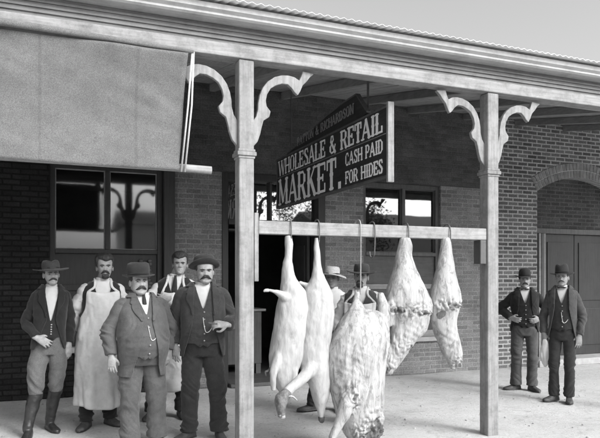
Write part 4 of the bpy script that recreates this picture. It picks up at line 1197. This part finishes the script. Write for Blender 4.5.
        x_b = V[0, 0]; y_b = V[0, 1]
        for s in (-1, 1):
            st = limb([(s * abs(x_b) * .92, y_b - .004, zt - .01), (s * .085, -.105, 1.42), (s * .078, -.045, 1.485), (s * .07, .05, 1.50), (s * .02, .10, 1.47)], [(.013, .004)] * 5, 5, 8)
            child('strap', (LN(np.array(st[0])), st[1]), M['apron'], par=ap)
    # --- hair, brows, moustache
    hm = M[hair]
    v, f = head_mesh(fat, 64)
    N = vnormals(v, f)
    tl = vnoise(v * np.array([60, 60, 22]), seed + 20) * .5 + vnoise(v * np.array([25, 25, 10]), seed + 21)
    if hat: fld = np.minimum((v[:, 2] - .085 - .05 * np.clip((.02 - v[:, 1]) / .08, 0, 1)), v[:, 1] + .045)
    else:
        side = np.minimum(v[:, 1] + .034 + .012 * (v[:, 2] - .12) / .05, v[:, 2] - .088)
        topf = v[:, 2] - (.176 + .010 * tl + .012 * np.sin(v[:, 0] * 40 + seed))
        fld = np.maximum(side, topf) + .003 * tl
    grow = np.clip(fld / .022, 0, 1) ** .7
    keep = (fld > 0) & (v[:, 2] < .206 if hat else True)
    keep &= ~((np.abs(v[:, 0]) > .055) & (np.abs(v[:, 1] - .01) < .024) & (v[:, 2] < .128))
    thick = .008 if hat else .012 + .012 * np.clip((v[:, 2] - .15) / .06, 0, 1)
    hv2 = v + N * (.0015 + grow * (thick + (.0075 if not hat else .003) * tl))[:, None]
    g = [q for q in f if all(keep[i] for i in q)]
    hv2, g = compact(hv2, g)
    child('hair', (HD(hv2), g), hm, .004)
    for s in (-1, 1):
        pts = [(s * .012, front_y(.130, .012) - .007, .1290), (s * .030, front_y(.132, .030) - .0065, .1325), (s * .049, front_y(.128, .049) - .003, .1280)]
        q = limb(pts, [(.0045, .0055), (.0045, .0055), (.003, .0025)], 4, 8); child('eyebrow', (HD(np.array(q[0])), q[1]), hm)
    if moustache:
        wd, th_, dp = moustache
        m = []
        for s in (-1, 1):
            pts = [(s * .000, front_y(.068, 0) - .010, .0695), (s * .014, front_y(.066, .014) - .012, .0670), (s * .028, front_y(.06, .028) - .010, .0610 - dp * .3), (s * wd, front_y(.055, min(wd, .05)) - .006, .0560 - dp)]
            q = limb(pts, [(.006 * th_, .008 * th_), (.008 * th_, .0105 * th_), (.007 * th_, .008 * th_), .0025], 5, 10)
            m.append((wrinkle(np.array(q[0]), q[1], .002, 150, seed + 30, .5), q[1]))
        v, f = join(*m); child('moustache', (HD(v), f), hm)
    if beard:
        v, f = head_mesh(fat, 48); N = vnormals(v, f)
        keep = (v[:, 2] < .044) & (v[:, 1] < .0) if beard == 1 else (v[:, 2] < .048) & (v[:, 1] < -.05) & (np.abs(v[:, 0]) < .034)
        v2 = v + N * (.006 + .004 * vnoise(v * 90, seed + 40))[:, None]
        v2, g = compact(v2, [q for q in f if all(keep[i] for i in q)]); child('beard', (HD(v2), g), hm, .005)
    if hat:
        v, f = hat_mesh(hat['crown'], hat.get('rx', .087), hat.get('ry', .110), hat['brim'], hat['droop'], seed + 50, hat.get('crease', 0), lump=hat.get('lump', .003))
        tl = np.array(Euler((hat.get('pitch', -.10), hat.get('roll', 0), 0)).to_matrix())
        Z = hat.get('z', .160)
        place = lambda q: HD(np.asarray(q) @ tl.T + (0, .008, Z))
        ho = child('hat', (place(v), f), M[hat['m']])
        rx, ry = hat.get('rx', .087) * 1.045, hat.get('ry', .110) * 1.045
        rr = [np.stack([np.cos(a) * rx, np.sin(a) * ry, np.full(32, z)], 1) for z in (.005, .016, .030)]
        q = loft(rr, False); child('hat_band', (place(q[0]), q[1]), M[hat.get('band', 'band')], .003, ho)
    KK[o.name] = k
    return o
def hangL(out=.24, fwd=-.03, z=.86, x=None): return None
def arm(e, w, d=(0, -.12, -1), n=(1, 0, 0), t=1, curl=.55, hide=False): return dict(e=e, w=w, d=d, n=n, t=t, curl=curl, hide=hide)
# ------------------------------------------------------------------ who stands where
def flat(a=.0, b=.0, c=0): return lambda t: a + b * math.cos(2 * t) + c * math.sin(t)
# at left, under the awning
person('man in a wide hat, open black coat and tall black boots', (.085, 7.02), 1.75, .06, 'slim', ws=.86,
       feet=[(-.225, -.13, -.18), (.025, .10, .30)], knees=[(-.145, -.12, .49), (.075, -.02, .49)],
       arms=[arm((-.255, .05, 1.13), (-.145, -.14, .985), (.75, -.25, -.45), (.1, .75, -.2), 1, .8), arm((.235, .06, 1.13), (.225, -.02, .90), (-.05, -.12, -1), (-.6, .8, 0), -1, .5)],
       head=(.12, .02, .0, 0), coat=dict(m='black_cloth', hem=.86, zb=1.17, wn=.075, wh=.17, wb=.05, e=.030), vest=dict(m='black_cloth', zb=1.13, wn=.085, hem=.985, buttons=True),
       trousers='grey_trousers', boots='leather', hat=dict(m='felt_mid', crown=SLOUCH, brim=.092, droop=flat(.002, .008, .014), pitch=-.06, crease=.02, z=.158), moustache=(.044, 1.0, .006), lean=.03, seed=11)
person('bareheaded man in a long white apron behind the stout man, arms behind him', (.575, 7.10), 1.83, .10, 'slim',
       feet=[(-.115, -.02, -.45), (.125, .05, .45)], arms=[arm((-.275, .08, 1.12), (-.17, .20, .98), hide=True), arm((.27, .08, 1.12), (.17, .20, .98), hide=True)],
       head=(-.05, 0, .02, 0), vest=dict(m='black_cloth', zb=1.15, wn=.095, hem=.96), sleeves_shirt=True, trousers='black_cloth', apron=dict(top=1.385, bot=.22, bib=1.25),
       moustache=(.043, 1.25, .012), beard=2, lean=.05, seed=23)
person('stout man in a grey tweed suit and tall flat crowned hat', (.90, 6.20), 1.665, .24, 'fat', fat=1.0, hscale=1.13, ws=.96,
       feet=[(-.135, -.02, -.28), (.150, -.04, .30)], arms=[arm((-.335, .03, 1.13), (-.325, -.06, .90), (.02, -.15, -1), (.55, .8, 0), 1, .55), arm((.325, .06, 1.13), (.29, .02, .92), (-.05, -.1, -1), (-.55, .8, 0), -1, .6)],
       head=(.02, .0, -.03, 0), coat=dict(m='tweed', hem=.70, zb=1.22, wn=.075, wh=.15, wb=.045, e=.030, flare=.02), vest=dict(m='tweed', zb=1.29, wn=.065, hem=.90), trousers='tweed', tie='long', chain=1.10,
       hat=dict(m='felt', crown=FLATTOP, rx=.096, ry=.112, brim=.046, droop=flat(.004, .010), pitch=-.03, z=.160), moustache=(.050, 1.4, .010), seed=31, loose=1.05)
person('young clean shaven man with folded arms in a white apron, standing in back', (1.385, 7.25), 1.88, -.05, 'slim',
       feet=[(-.20, -.0, -.3), (.10, .02, .3)], arms=[arm((-.295, -.04, 1.17), (.03, -.215, 1.275), (1, .12, .1), (0, 1, 0), -1, .3), arm((.245, -.05, 1.18), (-.035, -.255, 1.25), (-1, .25, .12), (0, 1, 0), 1, .3)],
       head=(.05, .0, .04, 0), vest=dict(m='black_cloth', zb=1.25, wn=.085, hem=.96), sleeves_shirt=True, trousers='black_cloth', tie='long', apron=dict(top=1.335, bot=.315, bib=1.0), lean=.05, seed=43)
big = person('big man in an open dark suit holding a cigar, hat pushed back on his head', (1.50, 6.24), 1.78, .04, 'stout', fat=.7, hscale=1.06, ws=.96,
       feet=[(-.135, -.02, -.75), (.165, -.06, .12)], knees=[(-.125, -.05, .49), (.145, -.06, .49)],
       arms=[arm((-.285, .05, 1.14), (-.275, -.03, .905), (.0, -.12, -1), (.55, .8, 0), 1, .55), arm((.295, -.02, 1.13), (.225, -.29, 1.115), (-.75, -.30, .10), (-.1, .75, -.65), 1, 1.15)],
       head=(.10, .03, .02, 0), coat=dict(m='dark_cloth2', hem=.80, zb=1.18, wn=.085, wh=.20, wb=.10, e=.032), vest=dict(m='dark_cloth2', zb=1.25, wn=.075, hem=.93), trousers='dark_cloth', chain=1.08,
       hat=dict(m='felt', crown=SLOUCH, rx=.092, ry=.110, brim=.044, droop=flat(.012, -.010, -.012), pitch=-.28, z=.160, crease=.02), moustache=(.050, 1.35, .016), seed=53, loose=1.03)
# behind the carcasses
person('man in a wide straw hat and white shirt between the second pig and the beef', (3.245, 6.92), 1.70, -.1, 'slim', skin='skin_deep',
       feet=[(-.24, -.05, -1.0), (.08, .02, .2)], arms=[arm((-.26, .03, 1.13), (-.25, -.05, .88), (0, -.1, -1), (1, 0, 0), 1, .5), arm((.26, .03, 1.13), (.25, -.05, .88), (0, -.1, -1), (-1, 0, 0), -1, .5)],
       head=(-.10, .05, 0, 0), sleeves_shirt=True, trousers='dark_cloth', hat=dict(m='straw', crown=SLOUCH, brim=.085, droop=flat(-.012, -.020), pitch=-.05, roll=.10, z=.155), seed=61)
person('man in a dark felt hat and white apron behind the hanging beef', (3.235, 6.17), 1.72, -.1, 'slim',
       feet=[(-.11, -.0, -.2), (.12, .02, .2)], arms=[arm((-.26, .03, 1.13), (-.18, -.08, .92), (.1, -.1, -1), (1, 0, 0), 1, .5), arm((.26, .03, 1.13), (.18, -.08, .92), (-.1, -.1, -1), (-1, 0, 0), -1, .5)],
       head=(-.05, .03, 0, 0), vest=dict(m='dark_cloth2', zb=1.25, wn=.09, hem=.96), sleeves_shirt=True, trousers='dark_cloth', apron=dict(top=1.345, bot=.3, bib=1.5),
       hat=dict(m='felt', crown=SLOUCH, brim=.080, droop=flat(.000, .014), pitch=-.04, z=.155), moustache=(.040, 1.1, .012), beard=2, seed=71)
# at right, outside the arched doorway
person('man in a black coat and round hat with both hands on his hips', (6.365, 7.17), 1.675, .06, 'slim', fat=.3,
       feet=[(-.125, -.02, -1.0), (.10, -.05, .45)], arms=[arm((-.335, .07, 1.20), (-.20, -.085, 1.06), (.8, -.5, -.25), (.0, .8, .2), 1, .9), arm((.32, .07, 1.18), (.20, -.085, 1.05), (-.8, -.5, -.25), (0, .8, .2), -1, .9)],
       head=(.05, .03, 0, 0), coat=dict(m='black_cloth', hem=.86, zb=1.22, wn=.08, wh=.19, wb=.09, e=.030), vest=dict(m='black_cloth', zb=1.27, wn=.07, hem=.95), trousers='mid_trousers', tie='bow',
       hat=dict(m='felt', crown=DERBY, brim=.062, droop=flat(.004, .012), pitch=-.05, z=.158), moustache=(.044, 1.1, .008), seed=81, loose=1.05)
p9 = person('man in an open grey coat and tall felt hat carrying a white cloth', (6.235, 6.33), 1.715, -.08, 'slim', fat=.4, ws=.88,
       feet=[(-.115, -.03, -.55), (.095, -.05, .1)], arms=[arm((-.265, .04, 1.12), (-.262, -.04, .875), (.05, -.08, -1), (.5, .85, 0), 1, .8), arm((.27, .05, 1.12), (.235, -.05, .865), (-.05, -.12, -1), (-.5, .85, 0), -1, .5)],
       head=(-.05, .0, 0, 0), coat=dict(m='grey_coat', hem=.79, zb=1.25, wn=.09, wh=.20, wb=.10, e=.034), vest=dict(m='dark_cloth', zb=1.27, wn=.075, hem=.95), trousers='dark_cloth', tie='bow', chain=1.07,
       hat=dict(m='felt', crown=FEDORA, brim=.066, droop=flat(.002, .010), pitch=-.06, z=.160, crease=.025), moustache=(.040, .7, .004), seed=91, loose=1.04)
# things held
def local(o, p): return o.matrix_basis @ (Vector(p) * KK[o.name])
def lw(o, p): return Matrix.Translation(o.location) @ Matrix.Rotation(o.rotation_euler.z, 4, 'Z') @ (Vector(p) * KK[o.name])
a = lw(big, (.118, -.375, 1.130)); b = lw(big, (.035, -.425, 1.142))
m = MB(); m.tube([a, a.lerp(b, .5), b], [.0065, .0085, .0065], 8); m.build('cigar', noise_mat('cigar_leaf', .08, .14, 40, .8), smooth=True)
tag(bpy.data.objects['cigar'], 'half smoked cigar held in the fingers of the big man', 'cigar')
c = lw(p9, (-.215, -.055, .80))
rows = [(0, .016, .016), (-.03, .03, .020), (-.09, .050, .022), (-.18, .060, .020), (-.27, .052, .018), (-.33, .026, .012), (-.36, .006, .006)]
v, f = voxel([loft([ellring(.03 * -z, 0, z, a_, b_, 20) for z, a_, b_ in rows][::-1])], .007, 2)
v = wrinkle(v, f, .018, 22, 5, .3)
o = mesh_obj('cloth', v, f, M['linen']); o.location = c; o.rotation_euler = (0, 0, p9.rotation_euler.z)
tag(o, 'crumpled white cloth dangling from the hand of the man in the tall felt hat', 'cloth')

# ------------------------------------------------------------------ the carcasses
M['pig'] = flesh_mat('scraped_pig_skin', .37, .30, .20, .62, 6, .78)
M['fat'] = flesh_mat('beef_fat', .37, .26, .13, .56, 12, .68)
M['meat'] = noise_mat('dark_lean_meat', .04, .16, 26, .5, 7, .6, 60, (1, 1, .5), .5)
M['hoof'] = noise_mat('dark_hoof', .04, .09, 30, .5)
def rows_part(rows, y, depth, n=28, lx=0):
    """rows (image y, left x, right x, depth factor): true outline at the carcass's own distance, rounded in depth"""
    R = []
    for py, a, b, df in rows:
        x0, z = at(a, py, y); x1, _ = at(b, py, y)
        R.append(((x0 + x1) / 2, z, (x1 - x0) / 2, df))
    R = np.array(R); R = catmull(R, 5)
    return loft([ellring(cx, y, z, max(hw, .004), max(min(hw * df, depth), .004), n, 2.05) for cx, z, hw, df in R])
def P3(px, py, y): x, z = at(px, py, y); return (x, y, z)
CEN = {}
def blob(v, c, r):
    """0..1 weight of points inside an ellipsoid region"""
    return np.clip(1.25 - np.sqrt((((v - np.array(c)) / np.array(r)) ** 2).sum(1)), 0, 1) / 1.25
def carcass(name, label, parts, mat, seed, amp=.012, size=.009, ragged=(), lean=(), ribs=(), ripple=None):
    v, f = voxel(parts, size, 3)
    v = wrinkle(v, f, amp, 7, seed, .6); v = wrinkle(v, f, amp * .4, 22, seed + 3, .6)
    if ripple: v = wrinkle(v, f, ripple, 13, seed + 6, .45)
    for c, r, a in ribs:                         # rib bars showing through the side
        w_ = np.clip(blob(v, c, r) * 2, 0, 1); N = vnormals(v, f)
        v = v + N * (w_ * a * np.sin((v[:, 2] + .5 * (v[:, 0] - c[0])) * 2 * PI / .062 + 1.2 * vnoise(v * 6, seed)))[:, None]
    for c, r, a in ragged:                       # torn, knobbly fat
        w_ = np.clip(blob(v, c, r) * 2.2, 0, 1); N = vnormals(v, f)
        d = np.abs(vnoise(v * np.array([34, 34, 20]) + vnoise(v * 15, seed)[:, None] * 1.4, seed + 11)) * 1.3 - .3 + .3 * vnoise(v * 60, seed + 12)
        v = v + N * (w_ * d * a)[:, None]
    wt = np.zeros(len(v))
    if lean:
        n0 = vnoise(v * np.array([15, 15, 11]), seed + 21) + .6 * vnoise(v * 38, seed + 22)
        for c, r, t in lean: wt = np.maximum(wt, np.clip((blob(v, c, r) * 1.6 + n0 * .45 - t) * 1.6 + .5, 0, 1) * (blob(v, c, r) > 0))
    c = v.mean(0).copy(); c[2] = v[:, 2].min()
    o = mesh_obj(name, v - c, f, mat, None, True); o.location = c
    o.data.attributes.new('lean', 'FLOAT', 'POINT').data.foreach_set('value', wt.astype(np.float32))
    tag(o, label, 'carcass', 'carcasses hanging from the rail'); CEN[o.name] = c
    return o
def sub(name, o, vf, mat, seed=0, amp=0):
    v = np.array(vf[0]); f = vf[1]
    if amp: v = wrinkle(v, f, amp, 22, seed, .7)
    q = mesh_obj(name, v - CEN[o.name], f, mat, o); CEN[q.name] = CEN[o.name]
    return q
y1 = YP - .035
pig1 = [(236, 285.5, 291, 1), (244, 285, 292.5, 1), (256, 284.6, 292.5, 1), (266, 283.2, 292.5, 1), (280, 281.4, 296, 1), (290, 280.2, 303, .9), (305, 277.8, 307.5, .85), (325, 274, 306.5, .85), (345, 271, 303.5, .85), (362, 270.5, 301, .85), (376, 271.5, 298, .85), (386, 275, 294, .9), (393, 279, 290, .9), (397, 282, 287, .9)]
parts = [rows_part(pig1, y1, .19)]
parts.append(limb([P3(290, 300, y1 - .05), P3(280, 294, y1 - .08), P3(273, 291, y1 - .10), P3(267, 290, y1 - .11)], [.05, .028, .018, .014], 4))   # loose hind leg
parts.append(limb([P3(279, 355, y1 - .05), P3(274, 372, y1 - .10), P3(273, 384, y1 - .11), P3(273.5, 391, y1 - .11)], [.055, .036, .026, .022], 4))
parts.append(limb([P3(290, 360, y1 - .05), P3(294, 376, y1 - .09), P3(293, 386, y1 - .1)], [.055, .036, .024], 4))
o = carcass('pig_carcass', 'pale scraped pig hanging by one hind leg at the left end of the rail', parts, M['pig'], 5, .013, ripple=.006)
sub('trotter', o, limb([P3(268.5, 290.4, y1 - .108), P3(265.5, 290.5, y1 - .112), P3(263.8, 291.6, y1 - .115)], [.0145, .014, .007], 3), M['pig'])
sub('snout', o, limb([P3(284, 396, y1 - .02), P3(284, 404, y1 - .04)], [.035, .028], 2), M['pig'])
sub('tail', o, limb([P3(273, 366, y1 - .03), P3(268, 371, y1 - .05), P3(265.5, 372, y1 - .05), P3(266, 376, y1 - .05)], [.012, .012, .009, .006], 4), M['hoof'])
pig2 = [(237, 314, 318.5, 1), (247, 313.8, 319.5, 1), (258, 313.6, 320.2, 1), (268, 313, 321.5, 1), (278, 311.6, 324.5, 1), (288, 306, 329.5, .85), (300, 302, 332.5, .8), (318, 299.5, 333.5, .8), (336, 298.5, 331, .8), (352, 297.5, 328.5, .82), (366, 299.5, 328.5, .85), (378, 305.5, 329.5, .85), (386, 309, 330, .85), (394, 312, 329.5, .9), (402, 314.5, 327.5, 1), (412, 317.5, 325, 1), (421, 319, 324, 1)]
y2 = YP - .045
parts = [rows_part(pig2, y2, .18)]
parts.append(limb([P3(317, 294, y2), P3(309, 287, y2 + .02), P3(303, 284, y2 + .03), P3(299, 282.5, y2 + .04)], [.06, .030, .020, .014], 4))
parts.append(limb([P3(312, 366, y2 - .06), P3(305, 376, y2 - .10), P3(296, 385, y2 - .13), P3(286, 394, y2 - .15)], [.075, .052, .045, .040], 4))     # neck bending to the left
o = carcass('calf_carcass', 'pale carcass with dark dangling head, second from the left on the rail', parts, M['pig'], 15, .013, ripple=.006)
hd = voxel([limb([P3(288, 392, y2 - .15), P3(282, 399, y2 - .165), P3(281, 408, y2 - .17), P3(281.5, 417, y2 - .17)], [(.045, .05), (.060, .062), (.044, .048), (.030, .032)], 4)], .008, 3)
hq = sub('head', o, hd, noise_mat('skinned_head', .05, .2, 22, .6, 6, .4, 70), 8, .006)
sub('muzzle', hq, limb([P3(281.3, 414, y2 - .175), P3(283, 418.5, y2 - .18)], [.030, .024], 2), M['pig'])
sub('ear', hq, voxel([limb([P3(287, 396, y2 - .18), P3(292, 396.5, y2 - .19), P3(297, 400.5, y2 - .19)], [(.012, .03), (.010, .042), (.006, .014)], 4)], .006, 2), M['pig'])
sub('hoof', o, limb([P3(321.5, 417, y2), P3(321.5, 421, y2), P3(321, 423, y2)], [.030, .027, .012], 3), M['hoof'])
y3 = YP - .09
beef = [(309, 351, 368, .8), (315, 346, 380, .7), (326, 338, 385, .7), (340, 331, 386, .7), (356, 327.5, 385, .7), (376, 328, 384, .7), (394, 332, 383, .7), (408, 336, 382, .75), (422, 339.5, 381.5, .75), (434, 345, 379, .75), (443, 352, 372, .8)]
parts = [rows_part(beef, y3, .19)]
parts.append(limb([P3(357.5, 292, YP - .05), P3(357, 300, YP - .06), P3(357, 312, y3)], [.022, .034, .09], 4))
parts.append(limb([P3(380.5, 293, y3), P3(382.5, 303, y3), P3(384, 318, y3), P3(382, 345, y3)], [.024, .042, .055, .08], 4))
parts.append(limb([P3(352, 392, y3 - .10), P3(346, 408, y3 - .16), P3(339, 424, y3 - .17), P3(331, 440, y3 - .18)], [.09, .062, .045, .034], 4))
def RG(px, py, y, dy=0):
    q = P3(px, py, y); return (q[0], q[1] + dy, q[2])
o = carcass('beef_carcass', 'large pale side of beef hung low on the long steel hook', parts, M['fat'], 25, .013,
            ragged=[(RG(368, 428, y3, -.12), (.20, .2, .20), .036), (RG(344, 395, y3, -.12), (.08, .15, .15), .03), (RG(383, 345, y3, 0), (.05, .2, .2), .018)],
            lean=[(RG(369, 430, y3, -.12), (.18, .25, .17), .8), (RG(344, 394, y3, -.13), (.06, .15, .14), .9), (RG(385, 352, y3, 0), (.03, .2, .12), 1.15)], ripple=.006, ribs=[(RG(346, 364, y3, -.15), (.17, .16, .24), .0014)])
def quarter(label, rows, ragged, lean, lobe, seed, rib):
    y = YP - .04
    parts = [rows_part(rows, y, .15)] + [limb([P3(a, b, y - c) for a, b, c in pts], rr, 4) for pts, rr in lobe]
    return carcass('hindquarter', label, parts, M['fat'], seed, .011, ribs=[(RG(*rib, y, -.1), (.12, .15, .13), .0018)], ragged=[(RG(a, b, y, -.08), r, k) for a, b, r, k in ragged], lean=[(RG(a, b, y, -.08), r, k) for a, b, r, k in lean], ripple=.006)
quarter('wide pale hindquarter of beef tapering to the lower left, hung from the rail',
        [(238, 400.5, 409.5, .8), (246, 399, 411.5, .85), (258, 396.5, 412, .9), (270, 394, 416, .9), (282, 390.5, 421, .8), (294, 387.5, 427, .75), (303, 386, 430, .7), (312, 388, 429, .65), (322, 390, 427, .6), (332, 390, 424, .6), (341, 388, 416, .6), (350, 385, 409, .65), (360, 383, 402, .7), (368, 382.5, 396.5, .8), (374, 384, 391, .8)],
        [(412, 309, (.20, .2, .07), .042), (388, 308, (.06, .2, .06), .03), (388, 364, (.10, .2, .10), .016), (397, 345, (.14, .2, .10), .015)], [(394, 309.5, (.10, .2, .045), .6), (416, 312, (.14, .2, .04), .72), (386, 368, (.05, .2, .06), 1.1), (407, 345, (.03, .2, .06), 1.2)],
        [([(421, 308, .03), (424, 318, .03), (421, 332, .01)], [.05, .055, .03]), ([(393, 300, .04), (389, 312, .05), (390, 326, .02)], [.04, .045, .03])], 35, (408, 332))
quarter('narrow pale hindquarter of beef tapering to the lower right, nearest the right post',
        [(238, 442.5, 449, .8), (246, 441.5, 450.5, .9), (258, 440, 452, .95), (270, 437.5, 453.5, .95), (282, 435, 456, .9), (293, 432, 458, .85), (302, 430.5, 459, .8), (312, 430, 457.5, .75), (322, 431.5, 456, .75), (334, 435, 457.5, .75), (344, 439, 460, .75), (354, 443.5, 461.5, .75), (362, 448, 461, .8), (369, 451.5, 458.5, .8)],
        [(445, 304, (.15, .2, .06), .042), (455, 362, (.07, .2, .08), .025)], [(436, 314, (.055, .2, .05), .7), (448, 306, (.12, .2, .035), .72), (456, 364, (.04, .2, .05), 1.15), (451, 344, (.02, .2, .06), 1.2)],
        [([(446, 330, .03), (448, 345, .03), (454, 360, .02)], [.04, .035, .02])], 45, (446, 336))
# forked gambrel ends of the shanks
# ------------------------------------------------------------------ light, sky, camera
SUN_EL, SUN_AZ = math.radians(36), math.radians(152)         # azimuth measured from +Y (into the shop) towards +X
wd = bpy.data.worlds.new('World'); S.world = wd; wd.use_nodes = True
n, l = wd.node_tree.nodes, wd.node_tree.links; n.clear()
out = n.new('ShaderNodeOutputWorld'); bg = n.new('ShaderNodeBackground'); sk = n.new('ShaderNodeTexSky')
sk.sky_type = 'NISHITA'; sk.sun_disc = False; sk.sun_elevation = SUN_EL; sk.sun_rotation = SUN_AZ; sk.air_density = 1.0; sk.dust_density = 6.0; sk.altitude = 50
bw = n.new('ShaderNodeRGBToBW')
l.new(sk.outputs[0], bw.inputs[0]); l.new(bw.outputs[0], bg.inputs['Color']); bg.inputs['Strength'].default_value = .15
l.new(bg.outputs[0], out.inputs[0])
sd = bpy.data.lights.new('sun', 'SUN'); sd.energy = 0.9; sd.angle = math.radians(20); sd.color = (1, 1, 1)
so = bpy.data.objects.new('sun', sd); C.objects.link(so)
dirv = Vector((math.sin(SUN_AZ) * math.cos(SUN_EL), math.cos(SUN_AZ) * math.cos(SUN_EL), math.sin(SUN_EL)))
so.rotation_euler = dirv.to_track_quat('Z', 'Y').to_euler(); so.location = (0, -5, 12)
cd = bpy.data.cameras.new('camera'); cam = bpy.data.objects.new('camera', cd); C.objects.link(cam)
cam.location = (0, 0, HCAM); cam.rotation_euler = (PI / 2, 0, -TH)
cd.sensor_fit = 'HORIZONTAL'; cd.sensor_width = 36; cd.lens = FPX / 600 * 36; cd.shift_y = (HORIZ - 219) / 600
cd.clip_start = .05; cd.clip_end = 2000
S.camera = cam
vs = S.view_settings; vs.view_transform = 'Standard'; vs.look = 'None'; vs.exposure = 1.2; vs.gamma = 1; vs.use_curve_mapping = False
S.display_settings.display_device = 'sRGB'
S.render.engine = 'CYCLES'
S.cycles.max_bounces = 8; S.cycles.transparent_max_bounces = 12; S.cycles.use_denoising = True
